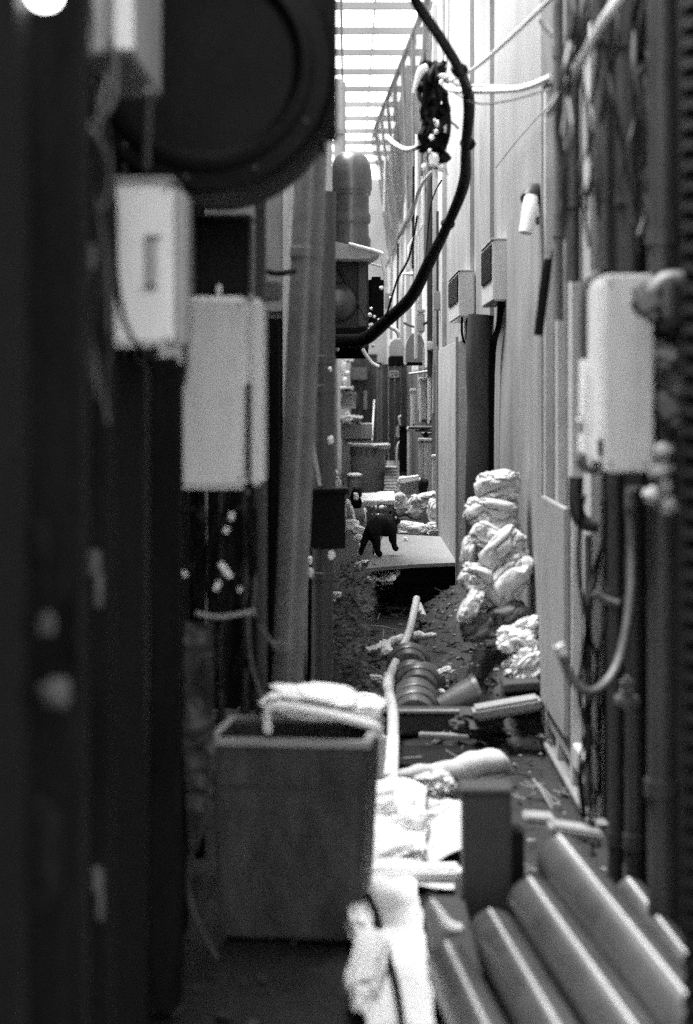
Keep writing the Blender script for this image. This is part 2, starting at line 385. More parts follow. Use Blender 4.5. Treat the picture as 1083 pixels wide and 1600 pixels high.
# pale boards
t = T('upright_board', 'pale flat board standing upright below the farther meter box', 'board', (.73, 12.4, 0))
b = B(); b.box(.70, .765, 12.1, 14.9, 0, 1.72, .01); b.obj('sheet', 'wall2', t)
b = B(); b.box(.685, .70, 12.12, 12.2, 0, 1.74, .003).box(.685, .70, 14.8, 14.88, 0, 1.74, .003); b.obj('strip', 'wall', t)
b = B(); b.tube([P(752, 492, 10.3), P(748, 560, 10.3), P(750, 640, 10.3), P(747, 740, 10.3), P(745, 900, 10.3)], [.069, .066, .064, .066, .06], 20, 4)
for v in b.bm.verts: v.co.x += .012 * noise.noise(Vector((v.co.x * 30, 0, v.co.z * 3))); v.co.x += (v.co.x - .77) * .0
b.obj('rolled_mat', 'wood', label='dark rolled mat standing upright between board and pale wall', cat='mat')
# wall lamp
t = T('wall_lamp', 'small wall lamp with brown curved hood and white bulb on the pale wall', 'lamp', P(835, 360, 7.8))
b = B(); b.tube([P(856, 322, 7.9), P(845, 303, 7.8), P(832, 300, 7.75), P(824, 312, 7.7)], [.03, .036, .034, .03], 14, 5); b.obj('hood', 'darkgrey', t)
b = B(); b.tube([P(830, 308, 7.7), P(827, 330, 7.68), P(821, 364, 7.66)], [.028, .030, .027], 16, 4); b.obj('bulb', 'white', t)
b = B(); b.fbox(838, 862, 338, 350, 7.8, .05); b.obj('bracket', 'midgrey', t)
b = B(); b.tube([P(857, 405, 6.6), P(852, 440, 6.6), P(841, 524, 6.6)], [.014, .017, .016], 12, 4)
b.obj('rubber_grip', 'black', label='short black rubber sleeve hanging beside the sliding door', cat='sleeve')
b = B(); b.tube([P(893, 330, 6.3), P(880, 360, 6.4), P(872, 380, 6.4), P(862, 402, 6.6)], .006, 8)
b.tube([P(880, 250, 6.3), P(885, 310, 6.3), P(876, 350, 6.4), P(862, 402, 6.6)], .005, 8)
b.tube([P(868, 180, 6.5), P(873, 250, 6.4), P(884, 340, 6.4), P(862, 404, 6.6)], .006, 8)
b.obj('wire_bundle', 'darkgrey', label='loose dark wires gathering into the black rubber sleeve', cat='wires')

def vpipe(lbl, px, w, py0, py1, Y, m='darkgrey', bends=(), name='wall_pipe', group='vertical pipes on the right wall', clamps=2):
    a = P(px, py0, Y); c = P(px, py1, Y); r = w * Y / F / 2
    t = T(name, lbl, 'pipe', (c.x, Y, c.z), group)
    pts = [a] + [P(x, y, Y) for x, y in bends] + [c]
    b = B(); b.tube(pts, r, 20, 5 if bends else 1); tb = b.obj('tube', m, t)
    for k in range(clamps):
        f = (k + .5) / clamps; z = a.z * (1 - f) + c.z * f
        if not bends:
            b = B(); b.lathe([(r, -.02), (r * 1.22, -.02), (r * 1.22, .02), (r, .02)], (a.x, Y, z), seg=20); b.obj('clamp', m, tb)
    return t
vpipe('thin dark pipe nearest the sliding door on the right', 872, 16, -60, 500, 6.2, 'dimwall')
vpipe('mid grey pipe beside the thin dark one high on right', 895, 22, -60, 440, 5.8, 'midgrey')
vpipe('streaky pale grey pipe above the right utility box', 944, 26, -60, 420, 5.0, 'midgrey')
vpipe('wide brown-grey duct pipe right of the streaky pipe', 984, 38, -60, 430, 4.9, 'pipe')
vpipe('wide dark pipe at the right edge from top to bottom', 1034, 44, -60, 1660, 4.6, 'pipe')
vpipe('narrow dark pipe below the right utility box', 962, 24, 740, 1500, 5.3, 'darkgrey')
vpipe('dark pipe behind the curved grey hose at right', 992, 30, 760, 1500, 5.2, 'darkgrey')
vpipe('pale thin conduit with collar below the utility box', 919, 12, 835, 1260, 6.0, 'midgrey')
# ribbed black duct at far right edge
b = B(); c0 = P(1106, -80, 3.4); prof = []
z = P(0, 1680, 3.4).z; k = 0
while z < c0.z:
    prof.append((.046 if k % 2 else .038, z - 0)); z += .018; k += 1
b.lathe([(r, t_) for r, t_ in prof], (c0.x, 3.4, 0), seg=20); b.obj('ribbed_duct', 'soot', label='black ribbed flexible duct running up the right edge', cat='duct')
# utility box
t = T('utility_box', 'pale steel utility box with pipe fittings at the right edge', 'utility box', P(970, 740, 4.4), 'wall boxes in the foreground')
b = B(); a = P(945, 428, 4.4); c = P(1022, 738, 4.4); b.box(a.x, c.x, 4.4, 4.68, c.z, a.z, .005); b.obj('body', 'box', t)
b = B(); b.box(a.x - .008, a.x + .004, 4.43, 4.65, c.z + .02, a.z - .02, .004); b.obj('door', 'box', t)
b = B(); b.fbox(936, 946, 686, 712, 4.42, .03, .002); b.obj('latch', 'black', t)
t = T('valve_manifold', 'dark pipe elbows and pale valve knobs clustered against the utility box', 'valve', P(1040, 800, 4.2))
b = B(); b.tube([P(1085, 440, 4.2), P(1040, 440, 4.2), P(1012, 470, 4.2), P(1000, 475, 4.25)], .022, 16); b.tube([P(1042, 440, 4.2), P(1040, 560, 4.2), P(1060, 600, 4.2), P(1050, 640, 4.2), P(1095, 680, 4.2)], .024, 16); b.obj('elbow_pipe', 'midgrey', t)
for x, y, w_, h_, m_ in ((1010, 475, 42, 60, 'midgrey'), (1048, 510, 60, 36, 'soot'), (1045, 560, 50, 36, 'midgrey'), (1048, 640, 56, 60, 'darkgrey'), (1036, 706, 40, 26, 'box'), (1034, 735, 42, 30, 'box'), (1020, 775, 34, 28, 'cloth'), (1044, 790, 34, 30, 'cloth'), (1040, 760, 24, 28, 'box')):
    b = B(); p = P(x, y, 4.15); r = w_ * 4.15 / F / 2; hh = h_ * 4.15 / F / 2
    b.lathe([(0, -hh), (r * .55, -hh), (r * .6, -hh * .5), (r, -hh * .45), (r, hh * .4), (r * .62, hh * .45), (r * .5, hh), (0, hh)], p, (.5 * math.sin(x), .3, 1), 6 if h_ > 29 else 18); b.obj('valve_knob', 'slab' if m_ in ('box', 'cloth') else m_, t)
# white tubes painted as the highlight on the dark tube left of the box
t = T('highlight_tube', 'white tube painted as a highlight on the dark tube left of the utility box', 'gauge', P(912, 735, 4.7))
b = B(); b.tube([P(912, 562, 4.6), P(911, 650, 4.6)], .009, 12, 1); b.obj('tube', 'white', t)
b = B(); b.tube([P(910, 678, 4.6), P(910, 706, 4.6)], .009, 12, 1); b.obj('fitting', 'white', t)
b = B(); b.tube([P(902, 656, 4.6), P(918, 656, 4.6)], .004, 8, 1); b.obj('cross_pin', 'white', t)
b = B(); b.tube([P(932, 430, 4.7), P(918, 440, 4.7), P(913, 470, 4.7), P(913, 560, 4.72)], .010, 12); b.obj('bent_pipe', 'midgrey', t)
b = B(); b.tube([P(912, 710, 4.7), P(908, 722, 4.7), P(918, 732, 4.7), P(936, 734, 4.7)], .012, 12); b.obj('bent_pipe', 'midgrey', t)
# hose hanging in a U
t = T('looped_hose', 'grey hose hanging in a deep loop below the utility box', 'hose', P(930, 1085, 4.9))
b = B(); b.tube([P(987, 775, 5.0), P(988, 860, 5.0), P(984, 950, 4.95), P(968, 1030, 4.9), P(945, 1070, 4.85), P(918, 1082, 4.8), P(893, 1058, 4.8), P(876, 1018, 4.8)], .0125, 14); b.obj('hose', 'midgrey', t)
b = B(); b.tube([P(880, 1024, 4.8), P(873, 1008, 4.8)], .014, 14, 1); b.obj('nozzle', 'hose', t)
b = B(); b.tube([P(987, 765, 5.0), P(987, 795, 5.0)], .017, 14, 1); b.obj('collar', 'midgrey', t)
b = B(); b.tube([P(930, 925, 5.2), P(942, 936, 5.2), P(966, 944, 5.2)], .012, 10); b.obj('tap', 'midgrey', label='small bent grey tap inside the loop of the hanging hose', cat='tap')
b = B(); b.tube([P(900, 745, 5.6), P(900, 790, 5.6), P(910, 815, 5.6), P(935, 822, 5.6)], .022, 14); b.obj('elbow_pipe', 'darkgrey', label='dark elbow pipe under the left corner of utility box', cat='pipe')
b = B(); b.fbox(965, 1000, 1085, 1110, 4.9, .08, .02); b.fbox(972, 992, 1060, 1086, 4.9, .05, .01); b.obj('pipe_joint', 'midgrey', label='small grey pipe joint right of the hose loop', cat='pipe joint')
# diagonal light conduit at top right
b = B(); b.tube([P(984, -30, 4.6), P(960, 10, 4.6), P(940, 38, 4.62), P(905, 100, 4.7), P(878, 145, 4.8), P(855, 178, 4.9)], [.015, .015, .012, .012, .011, .009], 12)
b.obj('diagonal_conduit', 'hose', label='pale conduit slanting down across the dark pipes at top right', cat='conduit')
b = B(); b.tube([P(845, 30, 6.4), P(852, 42, 6.4), P(866, 58, 6.4)], .010, 10); b.obj('conduit_stub', 'hose', label='short pale conduit stub at the top of the pale wall edge', cat='conduit')

# far right service pipes, hoods
def farpipe(lbl, pts, r, m, name='service_pipe'):
    b = B(); b.tube(pts, r, 12, 1); b.obj(name, m, label=lbl, cat='pipe', group='service pipes on the far right wall')
farpipe('dark downpipe running from the eaves behind the black cable', [P(672, 240, 16.5), P(673, 588, 16.5)], .030, 'darkgrey', 'downpipe')
farpipe('white pipe pair left of the dark downpipe, angled at its foot', [P(652, 210, 17), P(652, 365, 17), P(640, 385, 17), P(640, 420, 17)], .018, 'box')
farpipe('white pipe closest to the dark downpipe, kinked low', [P(661, 280, 17), P(661, 350, 17), P(650, 368, 17), P(650, 560, 17)], .016, 'box')
farpipe('white bracket pipe bent square below the netting', [P(645, 428, 16), P(629, 428, 16), P(628, 470, 16)], .018, 'box')
farpipe('thin white line pipe high beside the netting', [P(603, 245, 26), P(601, 330, 26)], .02, 'box')
farpipe('slim pale pipe rising above the hanging bundle', [P(700, -20, 13), P(699, 80, 13), P(694, 120, 13)], .014, 'box')
for i, a in enumerate((
  ('thin dark conduit just left of the white pipe pair', [(646, 260, 18), (645, 420, 18)], .010, 'soot'), ('dark conduit right of the dark downpipe reaching the upper cabinets', [(684, 330, 16.2), (685, 600, 16.2)], .014, 'darkgrey'),
  ('pale conduit along the far wall between netting and hoods', [(612, 400, 25), (611, 530, 25)], .018, 'box'), ('slim dark line under the netting bottom edge', [(622, 380, 24), (621, 520, 24)], .014, 'soot'),
  ('short pale conduit feeding the nearer exhaust hood', [(655, 470, 17.5), (655, 520, 17.5)], .012, 'box'), ('pale drop pipe into the middle upper cabinet', [(662, 540, 17.6), (662, 594, 17.6)], .010, 'box'),
  ('dark drop pipe left of the tall black shutter panel', [(681, 588, 16.5), (681, 700, 16.5)], .010, 'soot'), ('thin pale pipe between low cabinets and flat board', [(694, 500, 15.9), (695, 800, 15.9)], .012, 'wall'),
  ('horizontal pale pipe crossing above the upper cabinets', [(640, 584, 17.2), (684, 578, 16.6)], .010, 'box'), ('dark sagging pipe crossing the far wall above the hoods', [(632, 505, 18), (650, 512, 17.6), (676, 500, 16.8)], .012, 'soot'))):
    farpipe(a[0], [P(*q) for q in a[1]], a[2], a[3])
for i, (x, y, w_, h_, Y, m_, l_) in enumerate(((652, 455, 12, 16, 17.4, 'wall2', 'small square junction box above the grey wall meter'), (672, 540, 10, 14, 16.4, 'box', 'little white box on the dark downpipe foot'), (686, 470, 16, 30, 15.9, 'wall', 'pale flush box high between downpipe and farther meter box'), (606, 470, 10, 24, 24, 'dimwall', 'dark shutter box above the farther exhaust hood'), (666, 680, 8, 9, 16.9, 'soot', 'tiny black valve box between the cabinet rows'))):
    b = B(); b.fbox(x - w_ / 2, x + w_ / 2, y - h_ / 2, y + h_ / 2, Y, .1, .01); b.obj('junction_box', m_, label=l_, cat='junction box', group='small junction boxes on the far right wall')
def post(lbl, px0, px1, py0, py1, Y, m, name='service_post', d=.12):
    t = T(name, lbl, 'cabinet', P((px0 + px1) / 2, py1, Y), 'slim service cabinets on the far right wall')
    b = B(); b.fbox(px0, px1, py0, py1, Y, d, .012); b.obj('body', m, t)
    b = B(); b.fbox(px0 - 1, px1 + 1, py0 - 5, py0, Y - .01, d + .02, .006); b.obj('cap', m, t)
    b = B(); b.fbox(px0 + 2, px1 - 2, py0 + (py1 - py0) * .9, py1 - 3, Y - .006, .01, .001); b.obj('plate', 'darkgrey', t)
    return t
for a in (('white slim cabinet, left one of the upper row', 642, 650, 612, 668, 19, 'white'),
          ('white slim cabinet, middle one of the upper row', 656, 668, 594, 662, 18, 'white'),
          ('white slim cabinet, right one of the upper row', 669, 680, 588, 664, 17, 'white'),
          ('pale slim cabinet standing low beside the thin black gap', 655, 664, 690, 800, 17.5, 'box'),
          ('broad pale low cabinet under the upper row', 664, 678, 690, 800, 16.8, 'box'),
          ('pale low cabinet next to the upright flat board', 676, 692, 716, 812, 16.0, 'box'),
          ('thin pale post at the left end of the low cabinets', 637, 642, 672, 750, 21, 'box'),
          ): post(*a)
post('tall black shutter panel against the pale wall end', 683, 694, 572, 706, 16.4, 'soot', 'shutter_panel', .2)
post('low dark cabinet behind the low white cabinets', 624, 637, 670, 745, 21.5, 'dark', 'dark_cabinet')
post('small grey meter between the pipes on the far wall', 652, 664, 488, 520, 17.2, 'wall2', 'wall_meter', .1)
# horizontal pipe junctions
b = B()
for y, x0, x1 in ((668, 640, 680), (672, 650, 678), (678, 660, 682)): b.tube([P(x0, y, 17), P(x1, y, 16.8)], .014, 8, 1)
b.obj('pipe_manifold', 'duct', label='small horizontal pipe manifold between the upper and low cabinets', cat='pipes')
def hood(lbl, px0, px1, py0, py1, Y):
    t = T('exhaust_hood', lbl, 'exhaust hood', P((px0 + px1) / 2, py1, Y), 'round topped exhaust hoods')
    r = (px1 - px0) / 2 * Y / F; c = P((px0 + px1) / 2, py1, Y)
    h_ = (py1 - py0) * Y / F; vs = []; fs = []; n = 14
    for d in (0, .25):
        for k in range(n + 1):
            an = math.pi * k / n; vs.append((c.x - r * math.cos(an), Y + d, c.z + h_ * .45 + h_ * .55 * math.sin(an)))
        vs += [(c.x + r, Y + d, c.z), (c.x - r, Y + d, c.z)]
    m_ = n + 3
    fs.append(tuple(range(m_))); fs.append(tuple(reversed(range(m_, 2 * m_))))
    for k in range(m_): fs.append((k, (k + 1) % m_, m_ + (k + 1) % m_, m_ + k))
    b = B(); b.add(vs, fs); b.obj('shell', 'slab', t)
    b = B(); b.fbox(px0 + 2, px1 - 2, py1, py1 + 5, Y + .02, .2, .003); b.obj('opening', 'black', t)
hood('pale round topped exhaust hood, nearer one on the right wall', 634, 664, 520, 566, 17.6)
hood('pale round topped exhaust hood, farther one beside a dark box', 608, 632, 530, 556, 22)
b = B(); b.fbox(607, 631, 557, 572, 21.8, .2, .01); b.obj('dark_wall_box', 'dark', label='dark square box below the farther exhaust hood', cat='box')
# valve stand (thin curly pipe)
t = T('standpipe', 'thin twisted standpipe with curved spout among far cabinets', 'standpipe', P(622, 740, 22))
b = B(); b.tube([P(627, 650, 22), P(624, 652, 22), P(625, 662, 22), P(627, 672, 22), P(624, 684, 22)], .011, 8).tube([P(625, 690, 22), P(621, 700, 22), P(620, 742, 22)], .012, 8); b.obj('pipe', 'box', t)
b = B(); b.fbox(619, 630, 665, 685, 22, .06, .02); b.obj('valve_body', 'wall2', t)

# ------------------------------------------------------------------ far end of the alley
def panelthing(name, lbl, px0, px1, py0, py1, Y, d, m, cat='panel'):
    t = T(name, lbl, cat, P((px0 + px1) / 2, py1, Y))
    n = max(2, int((px1 - px0) / 9)); b = B()
    for k in range(n):
        x0 = px0 + (px1 - px0) * k / n; x1 = px0 + (px1 - px0) * (k + 1) / n - .6
        b.fbox(x0, x1, py0, py1, Y + .006 * (k % 2), d, .004)
    b.obj('boards', m, t)
    b = B(); b.fbox(px0 - 1, px1, py0 - 3, py0, Y - .01, d, .004); b.obj('top_rail', m, t)
    return t
panelthing('board_screen', 'dark board screen with small square frame mark, right of far alley', 598, 636, 572, 720, 23, .1, 'wood', 'screen')
b = B(); s0 = Matrix.Rotation(R(-8), 4, 'Y')
for x0, x1, y0, y1 in ((610, 622, 579, 580.5), (610, 622, 588, 589.5), (609, 610.5, 579, 589.5), (621.5, 623, 579, 589.5), (615.5, 617, 580, 588), (611, 621, 583.5, 584.8)):
    b.fbox(x0, x1, y0, y1, 22.96, .02, 0)
b.obj('notice_mark', 'wall2', label='pale square frame mark fixed to the dark board screen', cat='sign')
t = panelthing('dark_storehouse', 'dark wooden storehouse front beyond the bin', 548, 590, 556, 706, 28, .6, 'wood', 'shed')
b = B(); b.fbox(547, 574, 574, 594, 27.9, .08, .01); b.obj('window_frame', 'dimwall', t)
b = B(); b.fbox(568, 574, 610, 640, 27.95, .03, .004); b.obj('vent', 'slab', t)
panelthing('pale_curtain_board', 'pale narrow board hanging at the edge of the dark screen', 588, 598, 574, 700, 24, .05, 'dimwall', 'board')
b = B(); b.tube([P(585, 625, 24), P(581, 692, 23.5)], .010, 8, 1); b.obj('leaning_rod', 'white', label='thin white rod leaning against the dark storehouse', cat='rod')
# stacked containers on the left of the far alley
t = T('white_crate_stack', 'white boxes with faint printed writing by the far bin', 'box', P(556, 740, 21.5))
b = B(); b.fbox(533, 582, 662, 686, 21.5, .35, .006); b.obj('lid_box', 'wall', t)
b = B(); b.fbox(534, 582, 687, 740, 21.55, .33, .006); b.obj('lower_box', 'wall2', t)
text_bm('・・・', P(550, 690, 21.52), .07).obj('print', 'ink', t)
b = B(); b.sheet([P(532, 654, 21.3), P(566, 656, 21.3), P(564, 662, 21.6), P(532, 662, 21.6)], 20, 8, .03, 9, 4, .03); b.obj('crumpled_cover', 'white', label='crumpled white cover lying on the printed white boxes', cat='cover')
t = T('small_price_box', 'small white box with lines of print standing on the white cover', 'box', P(546, 634, 21.6))
b = B(); b.fbox(534, 557, 612, 638, 21.6, .2, .004, ry=3); b.obj('carton', 'far', t)
text_bm('京西本\n中山下', P(546, 625, 21.58), .075).obj('print', 'ink', t)
b = B(); b.sheet([P(532, 607, 21.5), P(552, 607, 21.5), P(552, 613, 21.9), P(532, 613, 21.9)], 12, 8, .015, 9, 2, .02); b.obj('lid', 'white', t)
b = B(); b.tube([P(537, 655, 21.2), P(543, 645, 21.2), P(549, 656, 21.2)], .018, 8, 4); b.obj('wire_hook', 'white', label='small bent white wire standing on the crumpled cover', cat='wire')
for i, (x, y, w_, h_) in enumerate(((536, 575, 9, 22), (538, 600, 8, 24), (540, 583, 12, 8), (536, 628, 7, 22))):
    b = B(); b.psack(x, y, w_, h_, 22 + i * .2, .1, 30 + i, sub=3); b.obj('plastic_bag', 'white', label='small white plastic bag hung at the far left, ' + ('top one', 'third one down', 'second one down', 'lowest one')[i], cat='bag', group='white bags on the far left edge')
# far dustbin
t = T('dustbin', 'grey round dustbin with flared rim at the far end of the alley', 'bin', P(576, 768, 22.5))
Yb = 21; c = P(575, 770, Yb); r = 29 * Yb / F
b = B(); b.lathe([(0, 0), (r * .86, 0), (r * .88, .02), (r * .98, .50), (r * 1.02, .51), (r * 1.02, .53), (r * .9, .53), (r * .8, .1)], c, seg=28); bk = b.obj('bucket', 'slab', t)
b = text_bm('のありえひ', Vector((0, 0, 0)), .075); rr = r * 1.0
for v in b.bm.verts:
    an = (v.co.x - .09) / rr; v.co = Vector((c.x + math.sin(an) * (rr + .002 - v.co.y), c.y - math.cos(an) * (rr + .002 - v.co.y), c.z + .44 + v.co.z))
b.obj('print', 'ink', bk)
b = B(); b.lathe([(r * 1.02, .505), (r * 1.12, .51), (r * 1.12, .54), (r * 1.0, .545)], c, seg=28); b.obj('rim', 'wall2', t)
b = B(); b.sheet([P(583, 697, 20.7), P(611, 696, 20.7), P(610, 702, 20.9), P(584, 703, 20.9)], 14, 6, .01, 10, 1, .012); b.obj('bin_rag', 'white', label='thin white rag across the rim of the far dustbin', cat='rag')
# steps / stacked roof tiles right of the bin
t = T('tile_stack', 'stack of thin grey slabs stepping down beside the far dustbin', 'slabs', P(612, 760, 21))
for k in range(8):
    b = B(); b.fbox(602 + random.uniform(-1, 2), 622 + random.uniform(-2, 2), 730 + k * 5, 734 + k * 5, 21 - k * .12, .3, .004); b.obj('slab', 'slab', t)
# white cylinder, curled white sheet, etc. left of crate
t = T('white_canister', 'white upright canister with bright lid beside the plastic crate', 'canister', P(553, 780, 17))
c = P(554, 785, 17); r = 11 * 17 / F
b = B(); b.lathe([(0, 0), (r, 0), (r, .2), (r * .95, .23), (0, .23)], c, seg=24); b.obj('body', 'far', t)
b = B(); b.lathe([(0, .23), (r * 1.15, .23), (r * 1.15, .245), (r * .7, .262), (0, .265)], c, seg=24); b.obj('lid', 'white', t)
b = B(); b.sheet([P(522, 730, 16), P(530, 735, 16), P(540, 762, 16), P(536, 764, 16)], 14, 14, .03, 12, 6, .01); b.obj('curled_sheet', 'white', label='curled bright white plastic sheet sticking out at left of canister', cat='sheet')
# crate with board
t = T('plastic_crate', 'dark open plastic crate with bright contents behind the cat', 'crate', P(590, 818, 15.6))
b = B()
a0, a1, y0, y1, Y = 572, 615, 786, 822, 15.6
for x in (a0, a0 + 11, a1 - 11, a1 - 3): b.fbox(x, x + 3, y0, y1, Y, .02, .001)
for y in (y0, y0 + 9, y0 + 18, y1 - 4): b.fbox(a0, a1, y, y + 2.5, Y + .003, .018, .001)
q0 = P(a0, y0, Y); q1 = P(a1, y1, Y)
b.box(q0.x, q0.x + .012, Y, Y + .3, q1.z, q0.z, .002).box(q1.x - .012, q1.x, Y, Y + .3, q1.z, q0.z, .002).box(q0.x, q1.x, Y + .29, Y + .3, q1.z, q0.z, .002)
b.obj('basket', 'dimwall', t)
for i, (x, y, w_, h_) in enumerate(((585, 794, 8, 9), (597, 794, 9, 8), (590, 805, 19, 3.5), (584, 812, 5, 6), (590, 812, 5, 6), (601, 812, 6, 6), (606, 805, 3, 3))):
    b = B(); b.psack(x, y, w_, h_, 15.7, .1, 50 + i, sub=3, fold=.02); b.obj('wrapped_bottle', 'white', label='pale wrapped bottle seen through the crate side, ' + ('upper left', 'upper right', 'lying across the middle', 'lowest left', 'lowest middle', 'lowest right', 'tiny at right')[i], cat='bottle', group='bottles inside the dark crate')
b = B(); b.sheet([P(560, 768, 15.3), P(616, 766, 15.3), P(616, 780, 15.1), P(566, 783, 15.1)], 30, 12, .02, 7, 9, .035); b.obj('foam_slab', 'white', label='bent white foam lid lying on top of the dark crate', cat='lid')
b = B(); b.fbox(568, 606, 782, 785, 15.0, .06, .002); b.obj('white_strip', 'white', label='straight white strip under the foam lid on the crate', cat='strip')
# small black toy-like kettle next to the crate
b = B(); b.psack(557, 778, 18, 34, 15.2, .12, 71, sub=4, fold=.1); b.obj('black_bag', 'black', label='small black plastic bag left of the dark crate', cat='bag')
for i, (x, y, w_, h_, r_) in enumerate(((542, 789, 9, 16, 20), (551, 802, 5, 26, -15), (549, 822, 22, 22, 10), (563, 831, 26, 16, 25), (570, 798, 6, 8, 0), (571, 812, 3, 22, 0), (556, 776, 8, 12, 0), (567, 880, 24, 7, -12), (560, 887, 16, 8, 0), (561, 862, 4, 26, 4))):
    b = B(); b.psack(x, y, w_, h_, 14.4 - .05 * i, .08, 80 + i, ry=r_, sub=4, fold=.16); b.obj('plastic_scrap', 'white', label='bright plastic scrap left of the cat, ' + ('topmost', 'thin slanting piece', 'upper of the two big lumps', 'lower of the two big lumps', 'dot at the crate corner', 'thin upright piece at the crate', 'patch on the black bag', 'long piece by the tail tip', 'lowest piece', 'thin upright by the tail')[i], cat='scrap', group='bright plastic scraps left of the cat')
# rags and sandbags behind the platform
for i, (x, y, w_, h_, r_, Y, d, m_, l_) in enumerate((
    (640, 766, 46, 40, 10, 15.9, .25, 'bag', 'pale crumpled sack, top of the heap behind the cat'),
    (622, 790, 36, 34, -20, 15.6, .2, 'bag', 'grey sack slumped right of the dark crate'),
    (650, 795, 32, 36, 30, 15.5, .2, 'bag', 'pointed grey sack in the middle of the far heap'),
    (668, 783, 34, 24, -15, 15.5, .2, 'bag', 'small sack at the right shoulder of the far heap'),
    (684, 801, 30, 40, 5, 15.0, .2, 'bag', 'upright sandbag against the wall at right of the far heap'),
    (680, 829, 34, 22, 0, 14.8, .2, 'bag', 'flat sack at the back right corner of the platform'),
    (640, 827, 50, 20, 6, 14.7, .2, 'cloth', 'bright folded cloth right behind the head of the cat'),
    )):
    b = B(); b.psack(x, y, w_, h_, Y, d, 100 + i, ry=r_, sub=5, fold=.13); b.obj('sack', m_, label=l_, cat='sack', group='sacks heaped behind the platform')
b = B(); b.fbox(624, 655, 745, 753, 15.8, .14, .004, ry=-8); b.obj('white_tray', 'white', label='flat white tray tilted on top of the far sack heap', cat='tray')
b = B(); b.psack(662, 760, 14, 24, 15.7, .1, 120, sub=4); b.obj('black_pot', 'black', label='small black pot beside the far sack heap', cat='pot')

# platform
Yf, Yk, zp = 12.2, 14.6, .30
t = T('tub_lid_platform', 'grey board lid on a black tub that the cat walks on', 'tub', (.42, 13, 0))
top = [(P(572, 889, 11.85).x, 11.85), (P(610, 884, 12.0).x, 12.02), (P(650, 880, 12.2).x, 12.15), (P(724, 877, 12.35).x, 12.3), (P(722, 862, 13).x, 13.1), (P(706, 845, 14.2).x, 14.2), (P(694, 842, 14.3).x, 14.45), (P(600, 832, 14.8).x, 14.75), (P(592, 850, 13.6).x, 13.6)]
b = B(); n = len(top); vs = [(x, y, zp) for x, y in top] + [(x, y, zp - .022) for x, y in top]
b.add(vs, [tuple(range(n)), tuple(reversed(range(n, 2 * n)))] + [(k, n + k, n + (k + 1) % n, (k + 1) % n) for k in range(n)])
b.obj('lid', 'slab', t, angle=20)
b = B(); xa, xb = P(588, 0, 12.4).x, P(722, 0, 12.4).x
pts = [(xa, 12.25), (xb - .05, 12.40), (xb, 12.5), (xb, 14.1), (xa, 14.2)]
n = len(pts); b.add([(x, y, zp - .024) for x, y in pts] + [(x, y + .0, .16) for x, y in pts], [tuple(range(n)), tuple(reversed(range(n, 2 * n)))] + [(k, n + k, n + (k + 1) % n, (k + 1) % n) for k in range(n)])
b.obj('tub', 'black', t)
b = B(); b.fbox(615, 722, 908, 948, 12.5, 1.2, .008); b.obj('wooden_block', 'soot', label='black wooden block propping up the tub', cat='block')
b = B(); b.fbox(590, 724, 905, 911, 12.42, 1.3, .003, ry=-1).fbox(604, 640, 948, 953, 12.38, .3, .003, ry=2); b.obj('shim_board', 'darkgrey', label='thin dark board lying between tub and wooden block', cat='board')
b = B(); b.sheet([P(578, 895, 12.2), P(628, 886, 12.2), P(618, 903, 12.0), P(584, 905, 12.0)], 22, 12, .02, 14, 5, .004); b.obj('paper_scrap', 'white', label='torn white paper tucked under the platform edge', cat='paper')
b = B(); b.fbox(596, 614, 905, 914, 12.1, .1, .002, ry=-5); b.obj('paper_scrap', 'cloth', label='small pale folded paper under the torn one', cat='paper')

# the cat -----------------------------------------------------------
def skin(name, nodes, edges, m, parent=None, **k):
    me = bpy.data.meshes.new(name); me.from_pydata([n_[0] for n_ in nodes], edges, []); o = bpy.data.objects.new(name, me); col.objects.link(o)
    md = o.modifiers.new('s', 'SKIN'); sv = me.skin_vertices[0].data
    for i, n_ in enumerate(nodes): sv[i].radius = (n_[1] * 1.12, (n_[2] if len(n_) > 2 else n_[1]) * 1.12)
    sv[0].use_root = True; md.use_smooth_shade = True
    o.modifiers.new('d', 'SUBSURF').levels = 2; o.modifiers['d'].render_levels = 2
    dg = bpy.context.evaluated_depsgraph_get(); dg.update(); m2 = bpy.data.meshes.new_from_object(o.evaluated_get(dg))
    bpy.data.objects.remove(o); b = B(); b.bm.from_mesh(m2); bpy.data.meshes.remove(m2)
    return b
Yc = 12.75
def C(px, py, dy=0): return P(px, py, Yc + 0) + Vector((0, dy, 0))
nodes = [(C(582, 832, -.02), .054, .060),   # 0 pelvis
 (C(589, 830), .057, .066),                  # 1 loin
 (C(598, 829, .02), .058, .064),             # 2 ribs
 (C(607, 831, .04), .052, .064),             # 3 chest
 (C(613, 826, .06), .038, .040),             # 4 neck
 (C(618.5, 821, .08), .037, .037),             # 5 head
 (C(623, 823.5, .09), .020, .019),             # 6 muzzle
 (C(625.5, 825.5, .095), .011, .010),           # 7 nose
 (C(576, 838, -.03), .034), (C(570.5, 849, -.05), .022), (C(567, 859, -.06), .018), (C(564, 868, -.07), .014), (C(563, 874, -.07), .012),   # 8-12 tail
 (C(585, 846, -.06), .038), (C(589, 854, -.07), .026), (C(589, 862, -.075), .021), (C(590.5, 871, -.08), .022), (C(597.5, 872.5, -.08), .020),  # 13-17 near hind leg
 (C(580, 843, .03), .028), (C(586, 853, .05), .02), (C(586, 861, .05), .018), (C(591, 866, .05), .017),     # 18-21 far hind leg
 (C(613, 842, 0), .030), (C(614.5, 850, .0), .022), (C(615.5, 857, .0), .018), (C(617, 864.5, .0), .019), (C(623, 866, .0), .018),  # 22-26 near front leg
 (C(612, 842, .09), .020), (C(612, 851, .1), .019), (C(614, 859, .1), .016)]    # 27-29 far front leg
